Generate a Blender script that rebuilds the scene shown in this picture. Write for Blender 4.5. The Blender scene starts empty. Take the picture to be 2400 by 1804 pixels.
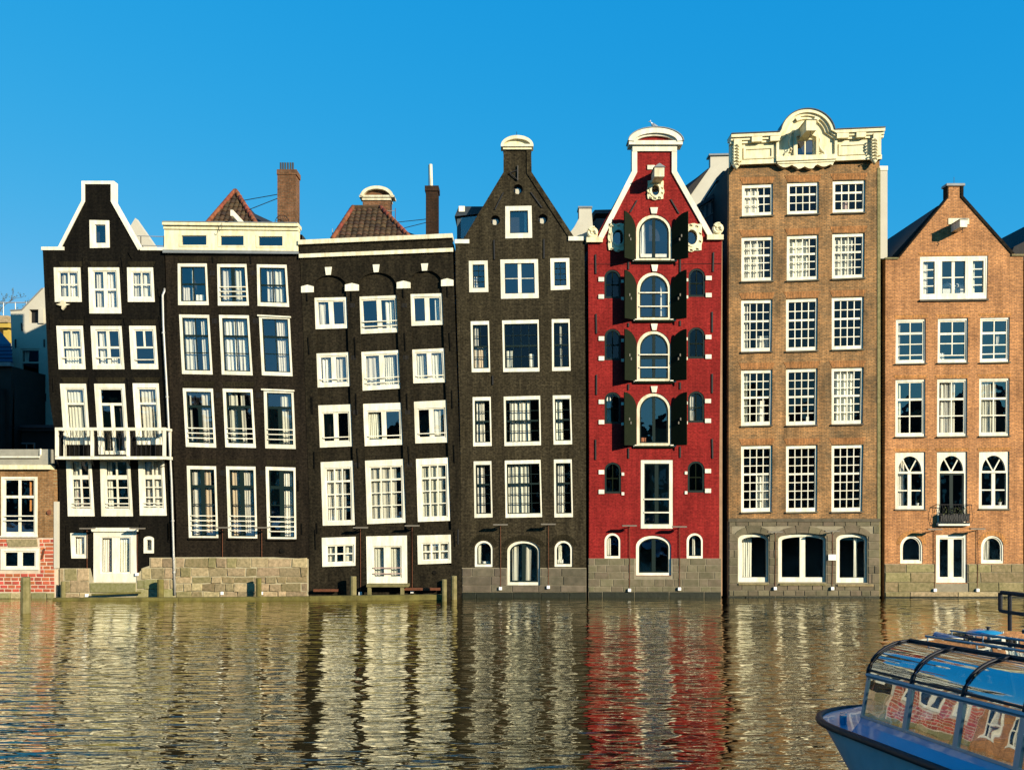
import bpy, bmesh, math, random
from mathutils import Vector, Matrix
from mathutils.geometry import delaunay_2d_cdt
random.seed(7)
S = bpy.context.scene
COL = S.collection

# ---------------------------------------------------------------- camera
# the facades stand at Y = 0; the lens is level, 5 m above the water, 42 m away (shifted up like a corrected phone picture)
CAM_Y, CAM_Z, D, PXM = -42.0, 5.0, 42.0, 50.0
cd = bpy.data.cameras.new('camera'); cam = bpy.data.objects.new('camera', cd); COL.objects.link(cam)
cd.sensor_width = 36.0; cd.lens = 31.5; cd.shift_y = 248.0/2400.0
cd.clip_start = 0.1; cd.clip_end = 3000
cam.location = (0, CAM_Y, CAM_Z); cam.rotation_euler = (math.radians(90), 0, 0)
S.camera = cam
# ---------------------------------------------------------------- light
SUN = Vector((0.70, -0.66, 0.34)).normalized()
SUN_EL = math.asin(SUN.z); SUN_AZ = math.atan2(SUN.x, SUN.y)
w = bpy.data.worlds.new('World'); S.world = w; w.use_nodes = True
wn = w.node_tree.nodes; wl = w.node_tree.links; wn.clear()
sky = wn.new('ShaderNodeTexSky'); sky.sky_type = 'NISHITA'; sky.sun_disc = False
sky.sun_elevation = SUN_EL; sky.sun_rotation = SUN_AZ
sky.air_density = 1.0; sky.dust_density = 0.3; sky.ozone_density = 6.0; sky.altitude = 0
bg = wn.new('ShaderNodeBackground'); bg.inputs['Strength'].default_value = 0.15
wo = wn.new('ShaderNodeOutputWorld')
# the same colour grade over the whole sky: deep polarised blue, little brightening towards the horizon
sep = wn.new('ShaderNodeSeparateColor'); com = wn.new('ShaderNodeCombineColor'); wl.new(sky.outputs[0], sep.inputs[0])
for ch, k, e, top in (('Red', 0.12, 2.2, 0.5), ('Green', 0.86, 0.40, 3.0), ('Blue', 1.87, 0.15, 4.0)):
    pw = wn.new('ShaderNodeMath'); pw.operation = 'POWER'; pw.inputs[1].default_value = e; wl.new(sep.outputs[ch], pw.inputs[0])
    mu = wn.new('ShaderNodeMath'); mu.operation = 'MULTIPLY'; mu.inputs[1].default_value = k; wl.new(pw.outputs[0], mu.inputs[0])
    mn = wn.new('ShaderNodeMath'); mn.operation = 'MINIMUM'; mn.inputs[1].default_value = top; wl.new(mu.outputs[0], mn.inputs[0]); wl.new(mn.outputs[0], com.inputs[ch])
wl.new(com.outputs[0], bg.inputs['Color']); wl.new(bg.outputs[0], wo.inputs[0])
sl = bpy.data.lights.new('sun', 'SUN'); sl.energy = 4.1; sl.angle = math.radians(0.55); sl.color = (1.0, 0.90, 0.70)
so = bpy.data.objects.new('sun', sl); COL.objects.link(so)
so.rotation_euler = (-SUN).to_track_quat('-Z', 'Y').to_euler(); so.location = (60, -60, 50)
S.view_settings.view_transform = 'Standard'; S.view_settings.look = 'None'
S.view_settings.gamma = 1.0; S.view_settings.exposure = 1.15; S.view_settings.use_curve_mapping = False
S.render.engine = 'CYCLES'
S.cycles.use_denoising = True; S.cycles.max_bounces = 8; S.cycles.transparent_max_bounces = 12
S.cycles.caustics_reflective = False; S.cycles.caustics_refractive = False
S.cycles.sample_clamp_indirect = 6.0

# ---------------------------------------------------------------- helpers
def pt(px, py, y=0.0):
    """the point of the plane Y = y that stands behind / before facade pixel (px, py)"""
    s = (D + y)/D
    return Vector(((px - 1200)/PXM*s, y, CAM_Z + (1150 - py)/PXM*s))
def pl(px, py, y, yp=0.0):
    v = pt(px, py, yp + YP[0]); return Vector((v.x, y, v.z))
YP = [0.0]      # depth of the plane that pixel outlines are read on
ORG = {}
def link(name, me, mat=None, parent=None, loc=None):
    o = bpy.data.objects.new(name, me); COL.objects.link(o)
    if loc is not None: o.location = loc
    if mat is not None and me is not None and not me.materials: me.materials.append(M[mat] if isinstance(mat, str) else mat)
    if parent is not None:
        o.parent = parent; o.matrix_parent_inverse = Matrix.Translation(-ORG.get(parent.name, Vector()))
    ORG[o.name] = Vector(loc) if loc is not None else Vector()
    return o
def mesh(name, vs, fs, mat=None, parent=None, smooth=False, fix=True):
    me = bpy.data.meshes.new(name); me.from_pydata([tuple(v) for v in vs], [], fs)
    if fix and len(fs) > 1:
        bm = bmesh.new(); bm.from_mesh(me); bmesh.ops.recalc_face_normals(bm, faces=bm.faces); bm.to_mesh(me); bm.free()
    if smooth:
        for p in me.polygons: p.use_smooth = True
    me.update()
    return link(name, me, mat, parent)
def tag(o, label, cat, group=None, kind=None):
    if label: o['label'] = label
    if cat: o['category'] = cat
    if group: o['group'] = group
    if kind: o['kind'] = kind
    return o
def thing(name, label, cat, loc, group=None):
    o = bpy.data.objects.new(name, None); COL.objects.link(o); o.location = loc; o.empty_display_size = 0.3
    ORG[o.name] = Vector(loc)
    return tag(o, label, cat, group)
class MB:
    def __init__(s): s.v = []; s.f = []
    def hexa(s, p):               # 8 corners: four of one face, then the four behind them
        n = len(s.v); s.v += list(p)
        s.f += [tuple(n+i for i in q) for q in ((0,1,2,3),(7,6,5,4),(0,4,5,1),(1,5,6,2),(2,6,7,3),(3,7,4,0))]
        return s
    def box(s, x0, y0, z0, x1, y1, z1):
        return s.hexa([Vector(c) for c in ((x0,y0,z0),(x1,y0,z0),(x1,y0,z1),(x0,y0,z1),(x0,y1,z0),(x1,y1,z0),(x1,y1,z1),(x0,y1,z1))])
    def prism(s, pts, y0, y1, yp=0.0):   # pixel polygon
        n = len(s.v); k = len(pts)
        a = [pl(x, y, y0, yp) for x, y in pts]; b = [pl(x, y, y1, yp) for x, y in pts]
        s.v += a + b
        s.f.append(tuple(range(n, n+k))); s.f.append(tuple(range(n+2*k-1, n+k-1, -1)))
        for i in range(k):
            j = (i+1) % k; s.f.append((n+i, n+k+i, n+k+j, n+j))
        return s
    def ring(s, out, inn, y0, y1, yp=0.0, closed=True):
        k = len(out); n = len(s.v)
        for pts, y in ((out, y0), (inn, y0), (out, y1), (inn, y1)):
            s.v += [pl(x, q, y, yp) for x, q in pts]
        for i in range(k if closed else k-1):
            j = (i+1) % k
            s.f += [(n+i, n+j, n+k+j, n+k+i), (n+2*k+i, n+3*k+i, n+3*k+j, n+2*k+j),
                    (n+i, n+2*k+i, n+2*k+j, n+j), (n+k+i, n+k+j, n+3*k+j, n+3*k+i)]
        if not closed:
            for i in (0, k-1): s.f.append((n+i, n+k+i, n+3*k+i, n+2*k+i))
        return s
    def tube(s, path, r, seg=8, cap=True):
        n0 = len(s.v); P = [Vector(p) for p in path]; k = len(P)
        rr = r if isinstance(r, (list, tuple)) else [r]*k
        for i, p in enumerate(P):
            t = (P[min(i+1, k-1)] - P[max(i-1, 0)])
            t = t.normalized() if t.length > 1e-9 else Vector((0,0,1))
            up = Vector((0,0,1)) if abs(t.z) < 0.9 else Vector((1,0,0))
            a = t.cross(up).normalized(); b = t.cross(a).normalized()
            for q in range(seg):
                th = 2*math.pi*q/seg
                s.v.append(p + a*math.cos(th)*rr[i] + b*math.sin(th)*rr[i])
        for i in range(k-1):
            for q in range(seg):
                q2 = (q+1) % seg
                s.f.append((n0+i*seg+q, n0+i*seg+q2, n0+(i+1)*seg+q2, n0+(i+1)*seg+q))
        if cap:
            s.f.append(tuple(range(n0, n0+seg))); s.f.append(tuple(range(n0+k*seg-1, n0+(k-1)*seg-1, -1)))
        return s
    def grid(s, rows, closed=False):
        n = len(s.v); c = len(rows[0])
        for r in rows: s.v += [Vector(p) for p in r]
        for i in range(len(rows)-1):
            for j in range(c if closed else c-1):
                j2 = (j+1) % c
                s.f.append((n+i*c+j, n+i*c+j2, n+(i+1)*c+j2, n+(i+1)*c+j))
        return s
    def obj(s, name, mat, parent=None, smooth=False):
        return mesh(name, s.v, s.f, mat, parent, smooth)
def pbox(name, x0, y0, x1, y1, ya, yb, mat, parent, yp=0.0):
    return MB().prism([(x0,y1),(x1,y1),(x1,y0),(x0,y0)], ya, yb, yp).obj(name, mat, parent)
def pquad(name, q, ya, yb, mat, parent, yp=0.0):
    return MB().prism(q, ya, yb, yp).obj(name, mat, parent)

def wall(name, outline, holes, ya, yb, mat, parent, yp=0.0):
    """a slab with openings, from pixel polygons"""
    polys = [outline] + holes
    co, ed, ranges = [], [], []
    for p in polys:
        n = len(co)
        for x, y in p:
            v = pt(x, y, yp + YP[0]); co.append(Vector((v.x, v.z)))
        ed += [(n+i, n+(i+1) % len(p)) for i in range(len(p))]; ranges.append((n, len(p)))
    r = delaunay_2d_cdt(co, ed, [], 0, 1e-5)
    def odd(c, k):
        a, m = ranges[k]; ins = False
        for i in range(m):
            p, q = co[a+i], co[a+(i+1) % m]
            if (p.y > c.y) != (q.y > c.y) and c.x < (q.x-p.x)*(c.y-p.y)/(q.y-p.y)+p.x: ins = not ins
        return ins
    vv, ee, ff, ov = r[0], r[1], r[2], r[3]
    n = len(vv)
    vs = [Vector((v.x, ya, v.y)) for v in vv] + [Vector((v.x, yb, v.y)) for v in vv]
    fs = []
    cnt = {}
    for f in ff:
        c = (vv[f[0]]+vv[f[1]]+vv[f[2]])/3
        if not odd(c, 0) or any(odd(c, k) for k in range(1, len(ranges))): continue
        fs.append(tuple(f)); fs.append(tuple(n+i for i in reversed(f)))
        for i in range(len(f)):
            a, b = f[i], f[(i+1) % len(f)]
            cnt.setdefault((min(a, b), max(a, b)), []).append((a, b))
    for k, l in cnt.items():
        if len(l) == 1:
            a, b = l[0]; fs.append((b, a, n+a, n+b))
    return mesh(name, vs, fs, mat, parent)

# ---------------------------------------------------------------- materials
M = {}
def mat(name, col, rough=0.7, metal=0.0, noise=0.0, nscale=3.0, bump=0.0, bscale=40.0, spec=0.3, rand=0.0, coat=0.0, col2=None):
    m = bpy.data.materials.new(name); m.use_nodes = True; nt = m.node_tree; N = nt.nodes; L = nt.links
    b = N['Principled BSDF']; b.inputs['Roughness'].default_value = rough; b.inputs['Metallic'].default_value = metal
    b.inputs['Specular IOR Level'].default_value = spec; b.inputs['Coat Weight'].default_value = coat
    c = (*col, 1.0); b.inputs['Base Color'].default_value = c
    src = None
    tc = N.new('ShaderNodeTexCoord')
    if noise or col2:
        nz = N.new('ShaderNodeTexNoise'); nz.inputs['Scale'].default_value = nscale; nz.inputs['Detail'].default_value = 8; nz.inputs['Roughness'].default_value = 0.65
        L.new(tc.outputs['Object'], nz.inputs['Vector'])
        rp = N.new('ShaderNodeValToRGB'); rp.color_ramp.elements[0].position = 0.32; rp.color_ramp.elements[1].position = 0.68
        d = col2 if col2 else tuple(x*(1-noise) for x in col)
        rp.color_ramp.elements[0].color = (*d, 1); rp.color_ramp.elements[1].color = c
        L.new(nz.outputs['Fac'], rp.inputs['Fac']); src = rp.outputs['Color']
    if rand:
        oi = N.new('ShaderNodeObjectInfo'); mr = N.new('ShaderNodeMapRange'); mr.inputs['To Min'].default_value = 1-rand; mr.inputs['To Max'].default_value = 1+rand
        L.new(oi.outputs['Random'], mr.inputs['Value'])
        h = N.new('ShaderNodeHueSaturation'); L.new(mr.outputs[0], h.inputs['Value'])
        mr2 = N.new('ShaderNodeMapRange'); mr2.inputs['To Min'].default_value = 0.485; mr2.inputs['To Max'].default_value = 0.515
        ml = N.new('ShaderNodeMath'); ml.operation = 'MULTIPLY'; ml.inputs[1].default_value = 7.31; fr = N.new('ShaderNodeMath'); fr.operation = 'FRACT'
        L.new(oi.outputs['Random'], ml.inputs[0]); L.new(ml.outputs[0], fr.inputs[0]); L.new(fr.outputs[0], mr2.inputs['Value']); L.new(mr2.outputs[0], h.inputs['Hue'])
        if src: L.new(src, h.inputs['Color'])
        else: h.inputs['Color'].default_value = c
        src = h.outputs['Color']
    if src: L.new(src, b.inputs['Base Color'])
    if bump:
        n2 = N.new('ShaderNodeTexNoise'); n2.inputs['Scale'].default_value = bscale; n2.inputs['Detail'].default_value = 6
        L.new(tc.outputs['Object'], n2.inputs['Vector'])
        bp = N.new('ShaderNodeBump'); bp.inputs['Strength'].default_value = bump; bp.inputs['Distance'].default_value = 0.02
        L.new(n2.outputs['Fac'], bp.inputs['Height']); L.new(bp.outputs[0], b.inputs['Normal'])
    M[name] = m; return m
def brick(name, c1, c2, mortar, patch, pamt=0.5, bw=0.22, bh=0.066, ms=0.009, bump=0.6, vertical=False, slope=0.0, streak=0.35, rough=0.85, speck=0.28):
    m = bpy.data.materials.new(name); m.use_nodes = True; nt = m.node_tree; N = nt.nodes; L = nt.links
    b = N['Principled BSDF']; b.inputs['Roughness'].default_value = rough; b.inputs['Specular IOR Level'].default_value = 0.08
    tc = N.new('ShaderNodeTexCoord'); sp = N.new('ShaderNodeSeparateXYZ'); L.new(tc.outputs['Object'], sp.inputs[0])
    cb = N.new('ShaderNodeCombineXYZ')
    wz = N.new('ShaderNodeTexNoise'); wz.inputs['Scale'].default_value = 1.3; L.new(tc.outputs['Object'], wz.inputs['Vector'])
    wa = N.new('ShaderNodeMath'); wa.operation = 'MULTIPLY_ADD'; wa.inputs[1].default_value = 0.06
    L.new(wz.outputs['Fac'], wa.inputs[0])
    if vertical:
        L.new(sp.outputs['Z'], cb.inputs[0]); L.new(sp.outputs['X'], cb.inputs[1])
    else:
        L.new(sp.outputs['X'], cb.inputs[0])
        if slope:
            sa = N.new('ShaderNodeMath'); sa.operation = 'MULTIPLY_ADD'; sa.inputs[1].default_value = slope
            L.new(sp.outputs['X'], sa.inputs[0]); L.new(sp.outputs['Z'], sa.inputs[2]); L.new(sa.outputs[0], wa.inputs[2])
        else: L.new(sp.outputs['Z'], wa.inputs[2])
        L.new(wa.outputs[0], cb.inputs[1])
    br = N.new('ShaderNodeTexBrick'); br.inputs['Scale'].default_value = 1.0
    br.inputs['Brick Width'].default_value = bw; br.inputs['Row Height'].default_value = bh; br.inputs['Mortar Size'].default_value = ms
    br.inputs['Mortar Smooth'].default_value = 0.3; br.inputs['Bias'].default_value = -0.1
    br.inputs['Color1'].default_value = (*c1, 1); br.inputs['Color2'].default_value = (*c2, 1); br.inputs['Mortar'].default_value = (*mortar, 1)
    L.new(cb.outputs[0], br.inputs['Vector'])
    # weathered patches
    nz = N.new('ShaderNodeTexNoise'); nz.inputs['Scale'].default_value = 0.55; nz.inputs['Detail'].default_value = 10; nz.inputs['Roughness'].default_value = 0.7
    L.new(tc.outputs['Object'], nz.inputs['Vector'])
    rp = N.new('ShaderNodeValToRGB'); rp.color_ramp.elements[0].position = 0.42; rp.color_ramp.elements[1].position = 0.62
    rp.color_ramp.elements[0].color = (0,0,0,1); rp.color_ramp.elements[1].color = (pamt,)*3 + (1,)
    L.new(nz.outputs['Fac'], rp.inputs['Fac'])
    mx = N.new('ShaderNodeMix'); mx.data_type = 'RGBA'; mx.blend_type = 'MULTIPLY'
    L.new(rp.outputs['Color'], mx.inputs['Factor']); L.new(br.outputs['Color'], mx.inputs['A']); mx.inputs['B'].default_value = (*patch, 1)
    # vertical streaks of dirt
    mp = N.new('ShaderNodeMapping'); mp.inputs['Scale'].default_value = (3.0, 3.0, 0.35); L.new(tc.outputs['Object'], mp.inputs['Vector'])
    n3 = N.new('ShaderNodeTexNoise'); n3.inputs['Scale'].default_value = 1.0; n3.inputs['Detail'].default_value = 6; L.new(mp.outputs[0], n3.inputs['Vector'])
    r3 = N.new('ShaderNodeMapRange'); r3.inputs['From Min'].default_value = 0.3; r3.inputs['From Max'].default_value = 0.7
    r3.inputs['To Min'].default_value = 1-streak; r3.inputs['To Max'].default_value = 1+streak*0.45; L.new(n3.outputs['Fac'], r3.inputs['Value'])
    # per-brick speckle
    n4 = N.new('ShaderNodeTexNoise'); n4.inputs['Scale'].default_value = 9.0; n4.inputs['Detail'].default_value = 3; L.new(tc.outputs['Object'], n4.inputs['Vector'])
    r4 = N.new('ShaderNodeMapRange'); r4.inputs['From Min'].default_value = 0.3; r4.inputs['From Max'].default_value = 0.7
    r4.inputs['To Min'].default_value = 1-speck; r4.inputs['To Max'].default_value = 1+speck; L.new(n4.outputs['Fac'], r4.inputs['Value'])
    mm = N.new('ShaderNodeMath'); mm.operation = 'MULTIPLY'; L.new(r3.outputs[0], mm.inputs[0]); L.new(r4.outputs[0], mm.inputs[1])
    h = N.new('ShaderNodeHueSaturation'); L.new(mx.outputs['Result'], h.inputs['Color']); L.new(mm.outputs[0], h.inputs['Value'])
    L.new(h.outputs['Color'], b.inputs['Base Color'])
    bp = N.new('ShaderNodeBump'); bp.inputs['Strength'].default_value = bump; bp.inputs['Distance'].default_value = 0.012; bp.invert = True
    ad = N.new('ShaderNodeMath'); ad.operation = 'MULTIPLY_ADD'; ad.inputs[1].default_value = -0.8
    L.new(n4.outputs['Fac'], ad.inputs[0]); L.new(br.outputs['Fac'], ad.inputs[2])
    L.new(ad.outputs[0], bp.inputs['Height']); L.new(bp.outputs[0], b.inputs['Normal'])
    M[name] = m; return m

def paint(name, col, dirt, rough=0.5):
    m = bpy.data.materials.new(name); m.use_nodes = True; nt = m.node_tree; N = nt.nodes; L = nt.links; b = N['Principled BSDF']
    b.inputs['Roughness'].default_value = rough; b.inputs['Specular IOR Level'].default_value = 0.25
    tc = N.new('ShaderNodeTexCoord'); mp = N.new('ShaderNodeMapping'); mp.inputs['Scale'].default_value = (5.0, 5.0, 1.1); L.new(tc.outputs['Object'], mp.inputs['Vector'])
    n1 = N.new('ShaderNodeTexNoise'); n1.inputs['Scale'].default_value = 1.0; n1.inputs['Detail'].default_value = 9; n1.inputs['Roughness'].default_value = 0.7; L.new(mp.outputs[0], n1.inputs['Vector'])
    r1 = N.new('ShaderNodeValToRGB'); r1.color_ramp.elements[0].position = 0.36; r1.color_ramp.elements[1].position = 0.60
    r1.color_ramp.elements[0].color = (*dirt, 1); r1.color_ramp.elements[1].color = (*col, 1); L.new(n1.outputs['Fac'], r1.inputs['Fac'])
    oi = N.new('ShaderNodeObjectInfo'); mr = N.new('ShaderNodeMapRange'); mr.inputs['To Min'].default_value = 0.88; mr.inputs['To Max'].default_value = 1.04; L.new(oi.outputs['Random'], mr.inputs['Value'])
    h = N.new('ShaderNodeHueSaturation'); L.new(r1.outputs['Color'], h.inputs['Color']); L.new(mr.outputs[0], h.inputs['Value']); L.new(h.outputs[0], b.inputs['Base Color'])
    n2 = N.new('ShaderNodeTexNoise'); n2.inputs['Scale'].default_value = 14; n2.inputs['Detail'].default_value = 4; L.new(tc.outputs['Object'], n2.inputs['Vector'])
    bp = N.new('ShaderNodeBump'); bp.inputs['Strength'].default_value = 0.25; bp.inputs['Distance'].default_value = 0.02; L.new(n2.outputs['Fac'], bp.inputs['Height']); L.new(bp.outputs[0], b.inputs['Normal'])
    M[name] = m
paint('white', (0.77, 0.72, 0.58), (0.60, 0.55, 0.40))
paint('white_old', (0.74, 0.67, 0.48), (0.50, 0.43, 0.27), 0.6)
paint('cream', (0.75, 0.67, 0.43), (0.56, 0.48, 0.28), 0.55)
mat('green', (0.007, 0.015, 0.013), 0.45, spec=0.15)
mat('shutter', (0.0065, 0.010, 0.0035), 0.6, noise=0.3, nscale=6, spec=0.06)
mat('iron', (0.015, 0.013, 0.012), 0.55)
mat('lampgrey', (0.15, 0.13, 0.10), 0.5)
mat('lead', (0.20, 0.21, 0.21), 0.5, noise=0.3)
mat('zinc', (0.42, 0.40, 0.36), 0.45, metal=0.4, noise=0.2, nscale=8)
mat('curtain', (0.70, 0.65, 0.51), 0.9, noise=0.1, nscale=9, rand=0.22)
mat('curtain_beige', (0.55, 0.42, 0.27), 0.9, noise=0.1, nscale=9)
mat('curtain_mauve', (0.38, 0.26, 0.22), 0.9, noise=0.1, nscale=9)
mat('curtain_orange', (0.55, 0.22, 0.06), 0.9, noise=0.1, nscale=9)
mat('room', (0.035, 0.030, 0.026), 0.9)
mat('body', (0.030, 0.026, 0.022), 0.9, noise=0.4, nscale=1.5, bump=0.3)
mat('rooftile_dark', (0.020, 0.018, 0.018), 0.8, noise=0.4, nscale=4, bump=0.5, bscale=15)
mat('pantile', (0.070, 0.032, 0.014), 0.8, noise=0.5, nscale=5, rand=0.5, col2=(0.024, 0.018, 0.008))
mat('hiptile', (0.19, 0.052, 0.022), 0.8, noise=0.4, nscale=5, rand=0.3)
mat('stone_pale', (0.37, 0.275, 0.150), 0.9, nscale=7.0, bump=0.9, bscale=7, rand=0.30, col2=(0.17, 0.135, 0.068))
mat('stone_moss', (0.17, 0.155, 0.05), 0.95, nscale=7.0, bump=0.7, bscale=9, rand=0.3, col2=(0.27, 0.23, 0.12))
mat('stone_grey', (0.120, 0.096, 0.064), 0.9, nscale=2.6, bump=0.4, bscale=12, rand=0.22, col2=(0.065, 0.055, 0.034))
mat('stone_red', (0.155, 0.122, 0.078), 0.9, nscale=2.6, bump=0.4, bscale=12, rand=0.16, col2=(0.085, 0.074, 0.038))
mat('stone_brown', (0.142, 0.110, 0.068), 0.9, nscale=3.0, bump=0.4, bscale=12, rand=0.20, col2=(0.085, 0.072, 0.040))
mat('stone_tan', (0.25, 0.19, 0.095), 0.9, nscale=7.0, bump=0.5, bscale=10, rand=0.2, col2=(0.115, 0.098, 0.038))
mat('mortar_pale', (0.40, 0.34, 0.21), 0.95, noise=0.35, nscale=4, bump=0.5)
mat('mortar_grey', (0.26, 0.22, 0.145), 0.95, noise=0.3, nscale=4, bump=0.4)
mat('base_brick', (0.44, 0.095, 0.045), 0.9, noise=0.3, nscale=6, bump=0.4, bscale=20, rand=0.28)
mat('mortar_pink', (0.60, 0.47, 0.34), 0.95, noise=0.3, nscale=3, bump=0.4)
mat('weed_and_shade', (0.012, 0.014, 0.006), 0.5, noise=0.4, nscale=3, bump=0.6, bscale=8)  # waterline weed; also paints soft shade below the olive and red houses
mat('timber', (0.20, 0.165, 0.075), 0.9, noise=0.5, nscale=3, bump=0.7, bscale=10, col2=(0.10, 0.088, 0.028))
mat('timber_moss', (0.16, 0.135, 0.035), 0.9, noise=0.5, nscale=2.2, bump=0.7, bscale=9, col2=(0.075, 0.062, 0.016))
mat('post_black', (0.008, 0.007, 0.007), 0.7, bump=0.4)
mat('rust', (0.14, 0.045, 0.018), 0.85, noise=0.5, nscale=10)
mat('render_white', (0.47, 0.43, 0.34), 0.85, noise=0.12, nscale=1.2, bump=0.2)
mat('slate', (0.035, 0.045, 0.055), 0.45, noise=0.3, nscale=3, bump=0.3, bscale=6)
mat('slate_blue', (0.020, 0.035, 0.09), 0.4, noise=0.3, nscale=3)
mat('dormer', (0.055, 0.075, 0.085), 0.5, noise=0.2, nscale=3)
mat('yellow', (0.46, 0.31, 0.055), 0.6, noise=0.2)
mat('concrete', (0.30, 0.28, 0.22), 0.9, noise=0.3, nscale=3, bump=0.4)
mat('bark', (0.10, 0.085, 0.06), 0.9, noise=0.4)
mat('leaf', (0.07, 0.085, 0.025), 0.8, rand=0.3)
mat('gull_white', (0.75, 0.74, 0.70), 0.7)
mat('gull_grey', (0.22, 0.23, 0.25), 0.7)
mat('gull_beak', (0.55, 0.32, 0.03), 0.5)
mat('toy_white', (0.75, 0.72, 0.62), 0.8, noise=0.1)
mat('clay', (0.35, 0.12, 0.05), 0.8)
mat('sign_white', (0.80, 0.78, 0.72), 0.4)
mat('ground', (0.10, 0.09, 0.075), 0.95, noise=0.3, nscale=0.5)
mat('boat_blue', (0.02, 0.22, 0.40), 0.18, noise=0.15, nscale=2, spec=0.6, coat=0.6)
mat('boat_hull', (0.17, 0.38, 0.44), 0.35, noise=0.25, nscale=1.5, spec=0.5, coat=0.2)
mat('boat_deck', (0.11, 0.30, 0.45), 0.30, noise=0.25, nscale=3, spec=0.5, coat=0.4)
mat('rubber', (0.010, 0.010, 0.014), 0.5, spec=0.25)
mat('alu', (0.19, 0.25, 0.29), 0.35, metal=0.3)
mat('seat', (0.30, 0.11, 0.035), 0.6)
mat('boat_inside', (0.020, 0.022, 0.026), 0.6)
mat('brick_plain', (0.34, 0.20, 0.11), 0.9, noise=0.3)
brick('wall_black', (0.0079, 0.0064, 0.0042), (0.0104, 0.0084, 0.0052), (0.0057, 0.0047, 0.0032), (0.55, 0.55, 0.55), 0.6, streak=0.5, bump=1.0, speck=0.55)
brick('wall_darkbrown', (0.0180, 0.0132, 0.0082), (0.0225, 0.0163, 0.0098), (0.0130, 0.0096, 0.0061), (0.65, 0.65, 0.65), 0.5, streak=0.5, bump=1.0, speck=0.55)
brick('wall_umber', (0.0207, 0.0165, 0.0091), (0.0267, 0.0204, 0.0115), (0.0153, 0.0121, 0.0070), (0.62, 0.62, 0.62), 0.55, streak=0.5, slope=-0.03, bump=1.0, speck=0.55)
brick('wall_olive', (0.0406, 0.0319, 0.0176), (0.0532, 0.0419, 0.0231), (0.0234, 0.0185, 0.0110), (0.6, 0.58, 0.5), 0.6, streak=0.5, bump=1.0, speck=0.55)
brick('wall_red', (0.2473, 0.0181, 0.0158), (0.2803, 0.0234, 0.0182), (0.1731, 0.0142, 0.0128), (0.70, 0.66, 0.66), 0.8, streak=0.28, bump=0.9)
brick('wall_brown', (0.4522, 0.2247, 0.0839), (0.2826, 0.1556, 0.0671), (0.1752, 0.1210, 0.0649), (0.46, 0.55, 0.66), 1.0, streak=0.35, bump=0.9, ms=0.012)
brick('wall_orange', (0.6062, 0.2716, 0.1008), (0.4365, 0.1931, 0.0775), (0.2606, 0.1569, 0.0853), (0.66, 0.66, 0.70), 0.9, streak=0.3, bump=0.9, ms=0.012)
brick('wall_low', (0.2860, 0.1418, 0.0550), (0.1980, 0.0998, 0.0420), (0.27, 0.19, 0.10), (0.7, 0.7, 0.65), 0.6, bw=0.24, bh=0.08, ms=0.012)
brick('soldier', (0.3960, 0.1693, 0.0585), (0.2750, 0.1257, 0.0495), (0.1870, 0.1147, 0.0540), (0.7, 0.7, 0.65), 0.5, bw=0.5, bh=0.075, ms=0.010, vertical=True, bump=0.9)
brick('soldier_orange', (0.5520, 0.2340, 0.0715), (0.4080, 0.1820, 0.0605), (0.2400, 0.1560, 0.0660), (0.7, 0.7, 0.65), 0.5, bw=0.5, bh=0.075, ms=0.010, vertical=True, bump=0.9)
brick('soldier_dark', (0.0240, 0.0190, 0.0091), (0.0180, 0.0140, 0.0070), (0.0100, 0.0080, 0.0042), (0.7, 0.7, 0.65), 0.5, bw=0.5, bh=0.075, ms=0.010, vertical=True, bump=0.9)
brick('chimney_dark', (0.045, 0.022, 0.012), (0.030, 0.016, 0.010), (0.030, 0.022, 0.015), (0.6, 0.6, 0.5), 0.7, bw=0.22, bh=0.075, ms=0.012, bump=0.9)
brick('chimney_brick', (0.22, 0.095, 0.045), (0.13, 0.062, 0.032), (0.17, 0.12, 0.075), (0.6, 0.6, 0.5), 0.7, bw=0.22, bh=0.075, ms=0.012, bump=0.9)
def glass(name, base, tint=(0.86, 0.93, 0.95), refl=(0.95, 0.97, 1.0), wob=0.25):
    m = bpy.data.materials.new(name); m.use_nodes = True; nt = m.node_tree; N = nt.nodes; L = nt.links; N.clear()
    t = N.new('ShaderNodeBsdfTransparent'); t.inputs[0].default_value = (*tint, 1)
    g = N.new('ShaderNodeBsdfGlossy'); g.inputs['Roughness'].default_value = 0.012; g.inputs[0].default_value = (*refl, 1)
    f = N.new('ShaderNodeFresnel'); f.inputs['IOR'].default_value = 1.5
    a = N.new('ShaderNodeMath'); a.operation = 'ADD'; a.inputs[1].default_value = base; a.use_clamp = True
    mx = N.new('ShaderNodeMixShader'); o = N.new('ShaderNodeOutputMaterial')
    tc = N.new('ShaderNodeTexCoord'); nz = N.new('ShaderNodeTexNoise'); nz.inputs['Scale'].default_value = 2.2; nz.inputs['Detail'].default_value = 1
    bp = N.new('ShaderNodeBump'); bp.inputs['Strength'].default_value = wob; bp.inputs['Distance'].default_value = 0.015
    L.new(tc.outputs['Object'], nz.inputs['Vector']); L.new(nz.outputs['Fac'], bp.inputs['Height']); L.new(bp.outputs[0], g.inputs['Normal'])
    ge = N.new('ShaderNodeNewGeometry'); iv = N.new('ShaderNodeMath'); iv.operation = 'SUBTRACT'; iv.inputs[0].default_value = 1.0; L.new(ge.outputs['Backfacing'], iv.inputs[1])
    mu = N.new('ShaderNodeMath'); mu.operation = 'MULTIPLY'; L.new(a.outputs[0], mu.inputs[0]); L.new(iv.outputs[0], mu.inputs[1])
    L.new(f.outputs[0], a.inputs[0]); L.new(mu.outputs[0], mx.inputs[0]); L.new(t.outputs[0], mx.inputs[1]); L.new(g.outputs[0], mx.inputs[2]); L.new(mx.outputs[0], o.inputs[0])
    M[name] = m
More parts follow.
